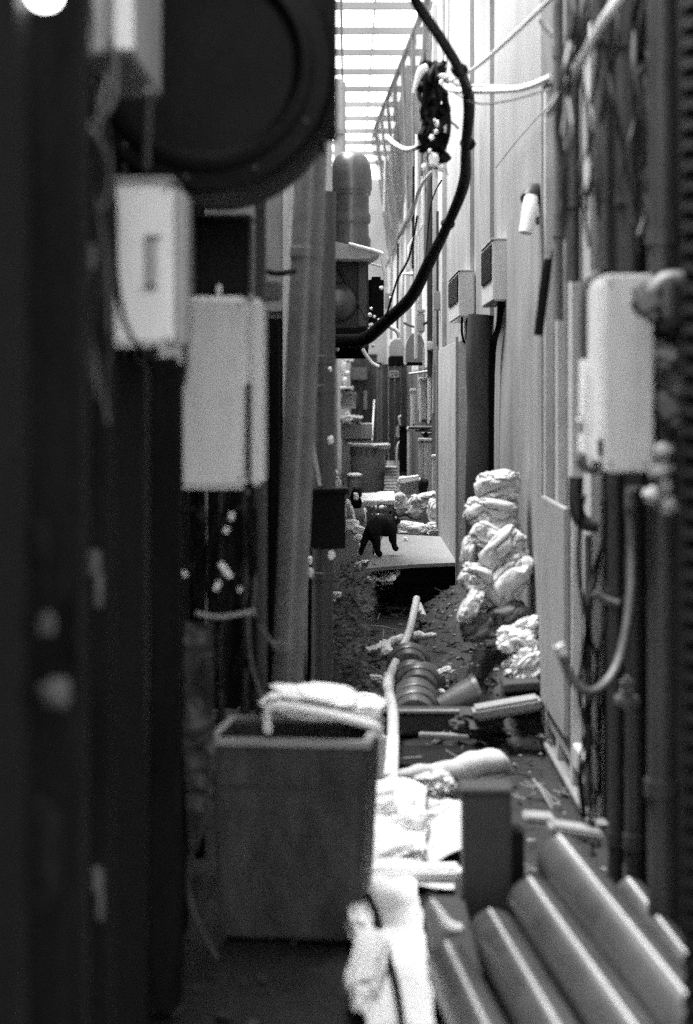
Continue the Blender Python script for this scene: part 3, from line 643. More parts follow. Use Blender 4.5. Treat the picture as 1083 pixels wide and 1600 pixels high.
E = [(0, 1), (1, 2), (2, 3), (3, 4), (4, 5), (5, 6), (6, 7), (0, 8), (8, 9), (9, 10), (10, 11), (11, 12), (0, 13), (13, 14), (14, 15), (15, 16), (16, 17), (0, 18), (18, 19), (19, 20), (20, 21), (3, 22), (22, 23), (23, 24), (24, 25), (25, 26), (3, 27), (27, 28), (28, 29)]
cb = skin('cat', nodes, E, 'cat')
for dx, dy in ((-1.5, -.02), (1.8, .03)):     # ears joined into the body mesh
    e = C(617.5 + dx, 815, .08 + dy); cb.lathe([(.014, -.012), (.011, .0), (.006, .012), (.001, .02)], e, (dx * .12, dy, 1), 10)
zmin = min(v.co.z for v in cb.bm.verts)
cat = cb.obj('cat', 'cat', label='black cat with lowered head walking on the grey board', cat='cat', angle=180)
cat.location.z += zp + .001 - zmin
WORLD[cat.name] = Vector(WORLD[cat.name])
b = B(); b.ico(C(618.6, 816.5, .028), .0095, .008, .0095, 1, 0, 1, 2); b.obj('ear_spot', 'eye', cat, label='small bright spot at the ear')  # small pale ball set at the ear as its bright spot

# ------------------------------------------------------------------ sandbags right
grp = 'sandbags stacked against the pale wall'
for i, (x, y, w_, h_, r_, Y, d, m_, l_) in enumerate((
    (783, 762, 68, 50, -5, 8.21, .26, 'bag', 'pale sandbag on the very top of the tall stack'),
    (776, 806, 84, 58, 6, 8.18, .28, 'bag', 'pale sandbag second from the top of the tall stack'),
    (766, 842, 60, 40, 25, 8.12, .2, 'bag', 'bulging grey sandbag in the upper left of the tall stack'),
    (786, 858, 84, 50, -42, 8.09, .24, 'bag', 'pale sandbag draped diagonally across the middle of the tall stack'),
    (734, 868, 22, 56, 5, 8.14, .2, 'bag', 'narrow pale sandbag end poking out left of the tall stack'),
    (800, 908, 96, 54, -48, 8.05, .26, 'bag', 'large pale sandbag slanting at the lower right of the tall stack'),
    (748, 906, 56, 46, 10, 8.05, .24, 'bag', 'rounded pale sandbag low on the left of the tall stack'),
    (770, 925, 66, 62, -10, 8.09, .2, 'bag', 'sandbag filling the middle near the foot of the tall stack'),
    (738, 950, 30, 62, 28, 8.00, .2, 'bag', 'pale drooping sandbag corner at the lower left of the stack'),
    (794, 968, 66, 44, -14, 8.02, .22, 'bag2', 'grubby speckled sandbag near the bottom right of the stack'),
    (750, 985, 56, 42, 0, 8.00, .22, 'bag2', 'dark soaked sandbag at the very bottom of the tall stack'),
    )):
    b = B(); b.psack(x, y, w_, h_, Y, d, 10 + i, ry=r_, fold=.10); b.obj('sandbag', m_, label=l_, cat='sandbag', group=grp)
for i, (x, y, w_, h_, r_, Y, d, m_, l_) in enumerate((
    (826, 985, 50, 36, -20, 7.86, .14, 'cloth', 'crumpled pale cloth bag on top of the short stack by the door'),
    (812, 1008, 68, 46, 10, 7.80, .15, 'cloth', 'wide crumpled cloth bag in the middle of the short stack'),
    (822, 1046, 68, 52, -30, 7.74, .15, 'cloth', 'crumpled cloth bag at the bottom of the short stack'),
    )):
    b = B(); b.psack(x, y, w_, h_, Y, d, 40 + i, ry=r_, fold=.22, power=.85); b.obj('cloth_bag', m_, label=l_, cat='bag', group='cloth bags stacked by the door')
b = B(); b.fbox(788, 846, 1068, 1080, 7.62, .25, .005, ry=-4); b.obj('plank', 'concd', label='short grey plank under the cloth bags', cat='plank')
b = B(); b.fbox(740, 848, 1100, 1120, 7.45, .14, .012, ry=-10); b.obj('rough_beam', 'conc', label='rough grey beam slanting up to the door at right', cat='beam')
b = B(); b.ico(P(748, 1128, 7.6), .10, .12, .05, 4, .5, 2.5, 4); b.obj('mortar_lump', 'concd', label='jagged dark mortar lump at the end of the rough beam', cat='rubble')

# ------------------------------------------------------------------ middle ground: hose, pots, cloths, beams
t = T('floor_hose', 'long pale hose running down the middle of the alley', 'hose', P(610, 1280, 5.9))
b = B(); b.tube([P(651, 936, 11.4), P(647, 955, 11.0), P(640, 985, 10.4), P(628, 1015, 9.8), P(614, 1045, 9.0), P(607, 1066, 8.5), P(609, 1088, 8.2), P(614, 1115, 7.7), P(614, 1160, 7.2)], [.022, .022, .022, .022, .022, .022, .0235, .0235, .0235], 16); b.obj('hose', 'hose', t)
b = B(); b.tube([P(614, 1155, 7.25), P(612, 1195, 6.9), P(608, 1235, 6.5), P(601, 1275, 6.2)], [.0245, .026, .029, .030], 16); b.obj('end_sleeve', 'white', t)
b = B(); b.tube([P(608, 1058, 8.75), P(607, 1072, 8.5)], .027, 16, 1); b.obj('coupling', 'white', t)
b = B(); b.tube([P(655, 945, 11.6), P(661, 966, 11.3)], [.018, .026], 14, 1); b.obj('tin_can', 'bag', label='small pale tin lying beside the far end of the hose', cat='tin')
# glazed pots nested in a row
t = T('jointed_drainpipe', 'dark glazed drainpipe with collars lying along the alley', 'drainpipe', P(646, 1105, 8.6))
ax0, ax1 = Vector((.279, 7.99, .03)), Vector((.345, 9.45, .025)); d_ = (ax1 - ax0).normalized(); Ltot = (ax1 - ax0).length; n = 7
for k in range(n):
    s0, s1 = k * Ltot / n, (k + 1) * Ltot / n; r = .092
    L5 = s1 - s0
    b = B(); b.lathe([(0, s0 + .004), (r * .9, s0 + .004), (r * .93, s0 + .02), (r * .98, s0 + L5 * .3), (r * .97, s0 + L5 * .62), (r * 1.02, s0 + L5 * .58), (r * 1.16, s0 + L5 * .66), (r * 1.18, s0 + L5 * .84), (r * 1.1, s1), (r * .85, s1 + .002), (0, s1 + .003)], ax0 + Vector((0, 0, .008 * math.sin(k * 2))), (d_ + Vector((.04 * math.sin(k * 3), 0, .03 * math.cos(k * 2)))), 32)
    b.obj('pipe_section', 'tile', t)
t = T('pot', 'dark glazed pot tipped over right of the jointed drainpipe', 'pot', P(712, 1105, 8.3))
b = B(); b.lathe([(.0, 0), (.05, 0), (.075, .12), (.085, .17), (.08, .175), (.07, .16), (.04, .02)], P(688, 1108, 8.05), (.9, .1, .35), 28); b.obj('body', 'tile', t)
b = B(); b.lathe([(.07, -.01), (.088, -.01), (.09, .01), (.07, .012)], P(688, 1108, 8.05) + Vector((.9, .1, .35)).normalized() * .17, (.9, .1, .35), 28); b.obj('rim', 'tile', t)
b = B(); b.sheet([P(580, 1018, 9.9), P(612, 1003, 10.3), P(616, 1020, 10.1), P(586, 1030, 10.1)], 24, 10, .02, 9, 3, .03); b.obj('rag', 'cloth', label='grey twisted rag on the left under the hose', cat='rag')
b = B(); b.tube([P(578, 1020, 10.3), P(600, 1012, 10.3), P(622, 1000, 10.35), P(645, 996, 10.4), P(682, 992, 10.3)], [.012, .022, .024, .026, .008], 16, 8)
for v in b.bm.verts: v.co += Vector((.4, .4, 1)) * .016 * noise.noise(v.co * 22)
b.obj('twisted_rag', 'cloth', label='pale twisted cloth lying crosswise under the hose', cat='rag')
# small scraps
for i, (x, y, w_, h_, r_, Y, m_, l_) in enumerate((
    (692, 1053, 34, 14, -20, 9.0, 'cloth', 'pale crumpled scrap right of the drainpipe middle'),
    (685, 1080, 26, 7, 20, 8.7, 'white', 'bright torn scrap just right of the drainpipe front'),
    (590, 1062, 24, 9, 15, 8.9, 'cloth', 'pale flat scrap left of the hose joint'),
    (526, 930, 16, 9, 0, 9.6, 'white', 'bright scrap low behind the second drainpipe'),
    (521, 940, 8, 6, 0, 9.6, 'white', 'tiny bright scrap under the other one behind the drainpipe'),
    (575, 1088, 26, 6, 10, 8.0, 'white', 'thin bright scrap right of the white bag on the bin'),
    (575, 905, 18, 5, 0, 11, 'cloth', 'small pale scrap left of the torn paper'),
    )):
    b = B(); b.psack(x, y, w_, h_, Y, .08, 200 + i, ry=r_, sub=4, fold=.25); b.obj('litter_scrap', m_, label=l_, cat='litter', group='scraps of litter on the alley floor')
# kerb beam
t = T('kerb_beam', 'low dark concrete beam laid across the alley under the hose', 'beam', (.25, 7.8, 0))
a = P(588, 1112, 7.8); c = P(768, 1150, 7.8)
b = B(); b.box(a.x, c.x, 7.8, 7.98, .0, .09, .012)
for v in b.bm.verts: v.co += Vector((0, .006, .006)) * noise.noise(v.co * 14)
b.obj('beam', 'concd', t)
b = B(); b.box(a.x, c.x - .02, 7.79, 7.83, .088, .1, .002); b.obj('edge_strip', 'conc', t)
b = B(); b.fbox(655, 733, 1148, 1156, 7.5, .05, .004, ry=2); b.obj('pale_batten', 'conc', label='short pale batten in front of the concrete beam', cat='batten')
b = B(); b.box(.10, .62, 7.1, 7.5, -.02, .015, .01); b.obj('dark_void', 'black', label='black slab painting the dark void between beam and pale rolled sack', cat='cover')  # shade of the void below the beam, put in as a black slab
# pale rolled sack
b = B(); b.tube([P(622, 1212, 6.7), P(650, 1208, 6.7), P(690, 1206, 6.75), P(740, 1196, 6.8), P(775, 1190, 6.85), P(802, 1208, 6.9)], [.012, .032, .034, .048, .045, .01], 24, 8)
for v in b.bm.verts: v.co += Vector((.3, .3, 1)) * .014 * noise.noise(v.co * 14)
b.obj('rolled_sack', 'bag', label='long pale rolled sack lying across behind the dark box', cat='sack')
b = B(); b.psack(680, 1232, 62, 40, 6.6, .14, 301, fold=.3, power=.9); b.obj('balled_rag', 'cloth', label='balled grey rag below the rolled sack', cat='rag')
for i, (x, y, w_, h_, r_, Y, m_, l_) in enumerate((
    (606, 1290, 96, 84, -10, 6.0, 'cloth', 'bright crumpled bag where the hose ends'),
    (640, 1304, 56, 66, 30, 5.9, 'cloth', 'bright folded bag between hose end and dark box'),
    (692, 1300, 84, 76, -12, 6.1, 'cloth', 'smooth pale bag half hidden behind the dark box'),
    (600, 1340, 88, 26, -16, 5.6, 'foam', 'long white folded strip below the crumpled bags'),
    (636, 1340, 58, 30, 6, 5.65, 'cloth', 'pale flat bag under the long folded strip'),
    (612, 1368, 90, 14, 0, 5.5, 'foam', 'low white crumple just above the foam board'),
    )):
    b = B(); b.psack(x, y, w_, h_, Y, .2 if h_ > 30 else .1, 310 + i, ry=r_, fold=.14, power=.75); b.obj('plastic_sack', 'foam' if m_ == 'cloth' and x < 680 else m_, label=l_, cat='sack', group='bright sacks around the hose end')
b = B(); b.fbox(572, 600, 1150, 1262, 6.6, .06, .006, ry=4); b.obj('pale_stake', 'hose', label='pale upright stake between bin and hose', cat='stake')
# foam board
t = T('foam_board', 'white foam board lying in sun at the bottom centre', 'board', P(612, 1500, 4.8))
b = B(); b.box(P(566, 0, 5.3).x, P(668, 0, 4.6).x, 4.05, 5.32, .02, .055, .012); bmesh.ops.subdivide_edges(b.bm, edges=[e for e in b.bm.edges if e.calc_length() > .08], cuts=24, use_grid_fill=True)
for v in b.bm.verts: v.co += Vector((.5, .3, .9)) * (.016 * noise.noise(v.co * 9) + .006 * noise.noise(v.co * 40))
b.obj('sheet', 'foam', t)
b = B(); b.box(P(566, 0, 5.3).x, P(722, 0, 5.33).x, 5.32, 5.40, .03, .075, .012); b.obj('raised_edge', 'white', t)
b = B(); b.sack((P(562, 0, 4.8).x, 4.84, .06), .032, .16, .04, 403, 0, 6, .16); b.obj('lumpy_sack', 'foam', label='flattened white sack between bag knot and lumpy sack by the bin', cat='sack')
b = B(); b.sack((P(577, 0, 4.5).x, 4.48, .06), .045, .26, .05, 401, 0, -4, .14); b.obj('lumpy_sack', 'foam', label='lumpy white sack lying on the foam board near the bin', cat='sack')
b = B(); b.sack((P(566, 0, 5.1).x, 5.12, .10), .025, .10, .045, 402, 0, 6, .14); b.obj('knotted_end', 'foam', label='small white bag knot against the right side of bin', cat='bag')
b = B(); b.tube([P(567, 1395, 5.08), P(585, 1425, 4.88), P(601, 1480, 4.57), P(619, 1540, 4.27), P(630, 1620, 3.94)], [.016, .013, .010, .009, .008], 8); b.obj('dark_crack', 'black', label='black tube drawn as the dark crack across the white foam board', cat='cord')  # black tube laid in as the shaded crack between sack and board
# dark upright box, grey bin side etc.
t = T('upright_box', 'dark grey upright box standing right of the foam board', 'box', P(765, 1450, 5.0))
b = B(); b.fbox(724, 800, 1240, 1462, 5.0, .12, .01); b.obj('body', 'darkgrey', t)
b = B(); b.fbox(721, 803, 1234, 1242, 4.99, .14, .005); b.obj('lid', 'darkgrey', t)
b = B(); b.box(P(800, 0, 5).x + .001, P(820, 0, 5).x, 5.0, 5.10, .0, P(0, 1300, 5).z, .006); b.obj('side_flange', 'soot', t)
b = B(); b.box(P(670, 0, 4.7).x, P(735, 0, 4.7).x, 4.3, 4.95, 0, .10, .012); b.obj('grey_block', 'darkgrey', label='low grey block between foam board and pipes', cat='block')
b = B(); b.tube([P(674, 1405, 4.6), P(688, 1425, 4.6), P(702, 1446, 4.6), P(722, 1450, 4.6)], [.004, .008, .014, .008], 12); b.obj('white_spout', 'white', label='small bright white spout on the low grey block', cat='spout')
b = B(); b.fbox(820, 868, 1278, 1288, 5.6, .1, .01, ry=4); b.obj('cross_plank', 'conc', label='tiny stub of grey plank left of the longer crossing plank', cat='plank')
b = B(); b.fbox(860, 944, 1296, 1312, 5.3, .1, .014, ry=9); b.obj('cross_plank', 'conc', label='thin grey plank crossing behind the grey pipes', cat='plank')
# bundle of grey pipes at lower right
def pp(ax_, ay_, Ya, bx, by, Yb_, r): return (P(ax_, ay_, Ya), P(bx, by, Yb_), r)
pl = ((878, 1345, 4.9, 1120, 1660, 3.6, .066, 'uppermost beside the plank'), (832, 1410, 4.8, 1010, 1670, 3.6, .062, 'second from the top'),
      (770, 1460, 4.7, 900, 1690, 3.6, .062, 'third from the top'), (702, 1510, 4.5, 790, 1700, 3.6, .058, 'fourth, beside the grey block'),
      (985, 1400, 4.9, 1150, 1620, 3.9, .045, 'farthest right against the dark wall'))
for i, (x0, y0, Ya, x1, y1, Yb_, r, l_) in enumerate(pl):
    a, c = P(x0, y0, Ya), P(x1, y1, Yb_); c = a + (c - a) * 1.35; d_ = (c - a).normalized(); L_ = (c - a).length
    t = T('plastic_pipe', 'grey plastic pipe of the slanting bundle, ' + l_, 'pipe', c, 'grey pipes bundled at lower right')
    b = B(); b.lathe([(r * .9, .012), (r * .93, 0), (r, 0), (r, L_), (r * .93, L_)], a, d_, 40); b.obj('tube', 'pipe2', t)
    b = B(); b.lathe([(0, .006), (r * .6, .004), (r * .9, .014), (r * .9, .03)], a, d_, 40); b.obj('end_cap', 'midgrey', t)
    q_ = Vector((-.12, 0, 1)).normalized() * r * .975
    b = B(); b.tube([a + q_, c + q_], .0052, 10, 1); b.obj('highlight_strip', 'wall2', t)  # pale strip along the tube, painted in as its sky highlight

# ------------------------------------------------------------------ the dark bin and what lies on it
cx, cyy = P(465, 0, 5.0).x, 4.90
t = T('dark_bin', 'large dark square bin with worn pale rim at lower left centre', 'bin', (cx, 5.1, .0))
rot = Matrix.Rotation(R(-7), 3, 'Z')
def ring(w2, d2, z): return [Vector((cx, cyy + .14, 0)) + rot @ Vector((sx * w2, sy * d2, z)) for sx, sy in ((-1, -1), (1, -1), (1, 1), (-1, 1))]
zt = P(0, 1155, 4.88).z
b = B(); b.add(ring(.178, .14, .0) + ring(.200, .16, zt - .015) + ring(.185, .145, zt - .015) + ring(.168, .13, .03),
   [(3, 2, 1, 0), (12, 13, 14, 15)] + [(k + 4 * l, (k + 1) % 4 + 4 * l, (k + 1) % 4 + 4 * (l + 1), k + 4 * (l + 1)) for l in range(3) for k in range(4)])
bmesh.ops.bevel(b.bm, geom=b.bm.edges[:], offset=.006, segments=2, affect='EDGES'); b.obj('body', 'binmat', t)
b = B(); b.add(ring(.200, .162, zt - .018) + ring(.212, .172, zt - .018) + ring(.212, .172, zt) + ring(.188, .148, zt),
   [(k + 4 * l, (k + 1) % 4 + 4 * l, (k + 1) % 4 + 4 * ((l + 1) % 4), k + 4 * ((l + 1) % 4)) for l in range(4) for k in range(4)]); b.obj('rim', 'slab', t)
b = B(); b.add(ring(.190, .150, zt - .13) + ring(.197, .157, zt - .13) + ring(.198, .158, zt - .12) + ring(.19, .15, zt - .12),
   [(k + 4 * l, (k + 1) % 4 + 4 * l, (k + 1) % 4 + 4 * ((l + 1) % 4), k + 4 * ((l + 1) % 4)) for l in range(4) for k in range(4)]); b.obj('band', 'darkgrey', t)
zz = zt
b = B(); b.sack((P(503, 0, 5.1).x, 5.10, zz + .055), .150, .13, .032, 501, 7, -6, .24, power=.5); b.obj('white_tray_bag', 'white', label='bright white plastic bag bulging over the dark bin', cat='bag')
b = B(); b.sack((P(520, 0, 5.2).x, 5.24, zz + .06), .08, .05, .022, 502, 10, 0, .3); b.obj('crumpled_paper', 'white', label='crumpled white paper behind the bag on the dark bin', cat='paper')
b = B(); b.tube([(P(418, 0, 4.9).x, 4.92, zz + .012), (P(425, 0, 4.9).x, 4.90, zz + .078), (P(500, 0, 4.9).x, 4.88, zz + .068), (P(584, 0, 4.9).x, 4.90, zz + .03), (P(592, 0, 4.9).x, 4.94, zz + .0)], .012, 10, 6); b.obj('white_rod', 'white', label='thick white edge band of folded plastic across the bin', cat='plastic strip')

# ------------------------------------------------------------------ left drainpipes etc.
def drain(lbl, x0, y0, x1, y1, Y, w_, m, bands):
    a, c = P(x0, y0, Y), P(x1, y1, Y); d_ = (c - a).normalized(); r = w_ * Y / F / 2
    t = T('drainpipe', lbl, 'drainpipe', c, 'drainpipes in the left middle ground')
    b = B(); b.tube([a, c], r, 28, 1); tb = b.obj('tube', m, t)
    for yb in bands:
        f = (yb - y0) / (y1 - y0); p = a.lerp(c, f)
        b = B(); b.lathe([(r, -.018), (r * 1.07, -.016), (r * 1.07, .016), (r, .018)], p, d_, 28); b.obj('joint_band', m, tb)
    return t
drain('thick slanting drainpipe rising behind the dark bin', 499, -40, 441, 1250, 6.5, 50, 'drain2', (395, 1010))
drain('upright segmented drainpipe behind the dark wall box', 508, 300, 503, 1095, 8.3, 34, 'drain', (562, 608, 900))
b = B(); b.fbox(486, 540, 770, 858, 7.9, .12, .006, ry=0).fbox(480, 546, 764, 771, 7.88, .15, .004, ry=-2); b.obj('dark_cover_box', 'soot', label='dark square cover box around the segmented drainpipe', cat='box')
b = B(); b.fbox(491, 497, 690, 760, 7.8, .02, .002, ry=-10); b.obj('pale_stick', 'wall2', label='thin pale slat leaning beside the segmented drainpipe', cat='slat')
for i, (x, y, s_) in enumerate(((516, 577, 5), (517, 688, 9), (518, 868, 11), (484, 876, 8), (485, 895, 10))):
    b = B(); b.psack(x, y, s_, s_ * 1.5, 7.9, .02, 520 + i, sub=3); b.obj('tape_scrap', 'white', label='small white tape tag on the segmented drainpipe, ' + ('highest', 'above the cover box', 'just below the cover box', 'on the left edge', 'lowest, on the left')[i], cat='tag', group='white tags on the drainpipe')
b = B(); b.tube([P(405, 420, 6.4), P(432, 427, 6.3), P(460, 424, 6.4)], .010, 10); b.obj('pipe_bracket', 'black', label='dark bracket arm holding the slanting drainpipe', cat='bracket')
b = B(); b.fbox(404, 440, 440, 470, 6.0, .05, .008); b.obj('cable_clip', 'midgrey', label='small clip block above the tall white cabinet', cat='clip')
# tall white cabinet (left) and white box
t = T('tall_cabinet', 'tall white cabinet on the left wall, lower of the two', 'cabinet', P(330, 765, 4.7), 'wall boxes in the foreground')
b = B(); a, c = P(272, 462, 4.7), P(386, 765, 4.7); b.box(a.x - .05, c.x, 4.7, 4.95, c.z, a.z, .014); b.obj('body', 'box', t)
b = B(); a2, c2 = P(388, 466, 4.75), P(412, 760, 4.75); b.box(c.x + .0005, c2.x, 4.75, 4.97, c.z + .006, a.z - .004, .012); b.obj('side_panel', 'box', t)
b = B(); b.fbox(385, 391, 598, 750, 4.69, .02, .002); b.obj('slot', 'black', t)
t = T('meter_housing', 'dark glass meter housing directly above the tall white cabinet', 'meter', P(350, 460, 4.9))
b = B(); b.fbox(303, 392, 338, 461, 4.9, .15, .012); b.obj('case', 'soot', t)
b = B(); b.fbox(301, 394, 334, 340, 4.88, .18, .003).fbox(301, 306, 340, 458, 4.885, .02, .002).fbox(389, 394, 340, 458, 4.885, .02, .002); b.obj('frame', 'darkgrey', t)
b = B(); b.fbox(338, 346, 444, 462, 4.87, .03, .003); b.obj('catch', 'hose', t)
t = T('white_wall_box', 'white wall box with dark cables over it, upper left', 'wall box', P(228, 545, 3.7), 'wall boxes in the foreground')
b = B(); b.fbox(168, 270, 282, 542, 3.7, .16, .012); b.obj('body', 'box', t)
b = B(); b.fbox(270.5, 290, 296, 542, 3.74, .14, .012); b.obj('side_panel', 'slab', t)
b = B(); b.fbox(226, 246, 372, 446, 3.692, .02, .006); lp = b.obj('label_plate', 'wall', t)
b = B(); b.fbox(226, 250, 368, 372, 3.688, .012, .001); b.obj('plate_clip', 'darkgrey', lp)
b = B(); b.fbox(224, 246, 446, 450, 3.688, .012, .001); b.obj('plate_clip', 'darkgrey', lp)
b = B(); b.fbox(166, 272, 276, 283, 3.69, .18, .004); b.obj('lid', 'slab', t)
b = B(); b.tube([P(170, 200, 3.6), P(172, 300, 3.6), P(176, 400, 3.6), P(188, 480, 3.6), P(208, 530, 3.6), P(240, 560, 3.6), P(275, 560, 3.65)], .0045, 8).tube([P(166, 180, 3.6), P(180, 320, 3.62), P(183, 430, 3.6), P(198, 510, 3.6), P(226, 548, 3.6), P(270, 575, 3.65)], .0045, 8)
b.tube([P(240, 540, 3.68), P(250, 590, 3.7), P(285, 600, 3.75), P(290, 540, 3.8)], .006, 8)
b.obj('draped_cables', 'soot', label='dark cables draped down over the white wall box', cat='cables')
# box at the top
t = T('hanging_box', 'grey cornered box hanging down from the top left', 'box', P(205, 130, 3.3))
b = B(); a, c = P(122, 0, 3.3), P(207, 82, 3.3)
b.box(a.x, c.x, 3.3, 3.82, c.z, c.z + .4, .006); b.obj('body', 'slab', t)
b = B(); b.box(P(179, 0, 3.3).x, c.x + .002, 3.292, 3.299, c.z + .004, c.z + .4, .002); b.obj('corner_strip', 'box', t)
b = B(); b.tube([P(108, -20, 3.3), P(108, 120, 3.3), P(115, 180, 3.3), P(150, 190, 3.3), P(178, 150, 3.3), P(178, 60, 3.3)], .0055, 10).tube([P(120, 180, 3.3), P(158, 225, 3.3), P(166, 280, 3.4)], .005, 8).tube([P(232, 140, 3.35), P(228, 260, 3.5)], .007, 8)
b.obj('looped_wire', 'midgrey', label='thin wire looping below the hanging grey box', cat='wire')
t = T('glow_globe', 'round glowing globe for a bright spot at the very top left corner', 'lamp', P(70, -20, 2.6))  # glowing globe put in for an unidentified bright spot
b = B(); b.ico(P(70, -6, 2.6), .022, .022, .018, 1, 0, 1, 3); b.obj('globe', 'lamp', t)
b = B(); b.lathe([(.026, .0), (.022, .02), (.01, .03), (.0, .03)], P(70, -14, 2.6), seg=20); b.obj('holder', 'soot', t)
# fan casing
t = T('fan_casing', 'big black round fan casing filling the upper left', 'fan', P(400, 305, 4.2))
Yd = 4.2; c = P(322, 100, Yd); r = 200 * Yd / F
b = B(); b.lathe([(0, .0), (r * .68, .0), (r * .72, -.012), (r * .76, -.012), (r * .80, .0), (r * .97, .006), (r, .02), (r, .45), (0, .45)], c, (0, 1, 0), 64); dr = b.obj('drum', 'soot', t)
b = B(); b.lathe([(r * .72, -.012), (r * .76, -.030), (r * .83, -.024), (r * .84, -.0)], c, (0, 1, 0), 64); b.obj('rim_ring', 'soot', t)
b = B(); a, c2 = P(330, -120, Yd), P(526, 150, Yd); b.box(a.x, c2.x, Yd + .04, Yd + .5, c2.z - .07, a.z, .03); b.obj('outlet', 'soot', t)
for an in range(190, 360, 35):
    b = B(); b.lathe([(0, -.012), (.006, -.01), (.006, 0)], c + Vector((math.cos(R(an)), 0, math.sin(R(an)))) * r * .9, (0, 1, 0), 10); b.obj('bolt', 'darkgrey', dr)
# dark verticals on the left
def lpost(lbl, px0, px1, Y, m, py0=-60, py1=1700, d=.12, tags=()):
    a = P(px0, py0, Y); c = P(px1, py1, Y); z0 = max(c.z, 0)
    t = T('wall_post', lbl, 'post', ((a.x + c.x) / 2, Y, z0), 'dark posts on the left wall')
    b = B(); b.box(a.x, c.x, Y, Y + d, z0, a.z, .012); b.obj('post', m, t)
    for x, y, w_, h_ in tags:
        b = B(); b.fbox(x - w_ / 2, x + w_ / 2, y - h_ / 2, y + h_ / 2, Y - .006, .012, .003); b.obj('clamp', 'midgrey', t)
lpost('widest dark post at the far left edge', 28, 125, 2.7, 'dark')
lpost('black post left of the white wall box', -40, 24, 2.5, 'black')
lpost('slim dark post with metal clamps left of the wall box', 136, 168, 3.2, 'dark', 240, tags=((148, 880, 18, 40), (154, 920, 12, 60), (152, 1375, 16, 40), (156, 1415, 10, 50), (143, 400, 14, 40)))
lpost('black broad panel post under the white wall box', 172, 226, 4.0, 'black', 560)
lpost('dark panel post beside the black one under the wall box', 228, 280, 4.3, 'dark', 560)
lpost('pale-edged upright behind the tall white cabinet', 398, 414, 5.6, 'darkgrey', 270, 1200)
lpost('dark upright between cabinet and slanting drainpipe', 418, 436, 7.4, 'dark', 500, 1090)
lpost('dark upright at the left of the hanging plastic sheet', 270, 290, 4.9, 'dark', 760, 1600)
vpipe('thin dark pipe under the tall white cabinet, left one', 312, 18, 765, 1340, 5.6, 'soot', name='conduit', group='conduits below the tall cabinet')
vpipe('thin dark pipe under the tall white cabinet, middle one', 345, 14, 765, 1340, 5.6, 'darkgrey', name='conduit', group='conduits below the tall cabinet')
vpipe('grey pipe under the tall white cabinet, right one', 384, 16, 765, 1340, 5.6, 'darkgrey', name='conduit', group='conduits below the tall cabinet')
b = B(); b.tube([P(396, 830, 5.2), P(399, 900, 5.2), P(398, 960, 5.2), P(415, 990, 5.2), P(430, 1010, 5.2)], .006, 10).tube([P(388, 960, 5.1), P(392, 1030, 5.1), P(410, 1090, 5.1), P(430, 1110, 5.1)], .005, 10); b.obj('thin_cable', 'midgrey', label='thin pale cable bending right below the tall cabinet', cat='cable')
b = B(); b.tube([P(306, 958, 4.8), P(340, 964, 4.8), P(370, 960, 4.8), P(398, 955, 4.8)], .006, 8); b.obj('tie_cord', 'slab', label='pale cord tied across the pipes under the cabinet', cat='cord')
for i, (x0, y0, x1, y1, w_) in enumerate(((274, 882, 291, 900, 9), (344, 880, 360, 902, 10), (337, 922, 342, 908, 8), (362, 800, 361, 812, 8), (356, 824, 352, 832, 8), (376, 918, 374, 924, 6))):
    b = B(); b.tube([P(x0, y0, 4.7), P(x1, y1, 4.7)], w_ * 4.7 / F / 2, 10, 1); b.obj('wire_glint', 'white', label='painted wire ferrule below the tall cabinet, ' + ('leftmost', 'largest slanting one', 'small one under the largest', 'highest', 'second highest', 'rightmost tiny one')[i], cat='glint', group='painted glints under the cabinet')  # short white tubes painted in as highlights on the dark wires
b = B(); b.sheet([P(288, 970, 4.8), P(332, 975, 4.8), P(335, 1180, 4.8), P(286, 1150, 4.8)], 20, 50, .03, 7, 8, .003); b.sheet([P(285, 1150, 4.82), P(335, 1170, 4.82), P(330, 1300, 4.82), P(296, 1330, 4.82)], 20, 30, .03, 7, 9, .003); b.obj('plastic_sheet', 'darkgrey', label='torn grey plastic sheet hanging left of the dark bin', cat='sheet')
for i, (x, y, w_, h_, Y) in enumerate(((70, 978, 26, 34, 2.55), (82, 1085, 50, 46, 2.55), (118, 985, 22, 110, 2.68), (60, 850, 30, 70, 2.6), (50, 1340, 80, 180, 2.6))):
    b = B(); b.psack(x, y, w_, h_, Y, .03, 540 + i, sub=4, fold=.1); b.obj('hung_rag', ('darkgrey', 'darkgrey', 'dark', 'dark', 'dark')[i], label='blurred rag hung on the far left post, ' + ('small pale one', 'pale wide one', 'long grey one', 'faint one at the top', 'big faint one at the bottom')[i], cat='rag', group='rags on the far left post')
b = B(); b.psack(32, 80, 80, 90, 2.9, .15, 550, sub=4); b.obj('hung_bag', 'dark', label='dark bag hanging in the upper left corner', cat='bag')
b = B(); b.tube([P(330, 1180, 4.7), P(322, 1260, 4.7), P(310, 1310, 4.7), P(295, 1350, 4.7), P(300, 1420, 4.7), P(340, 1500, 4.6)], .007, 8); b.obj('floor_cable', 'darkgrey', label='dull cable falling left of the dark bin to the floor', cat='cable')

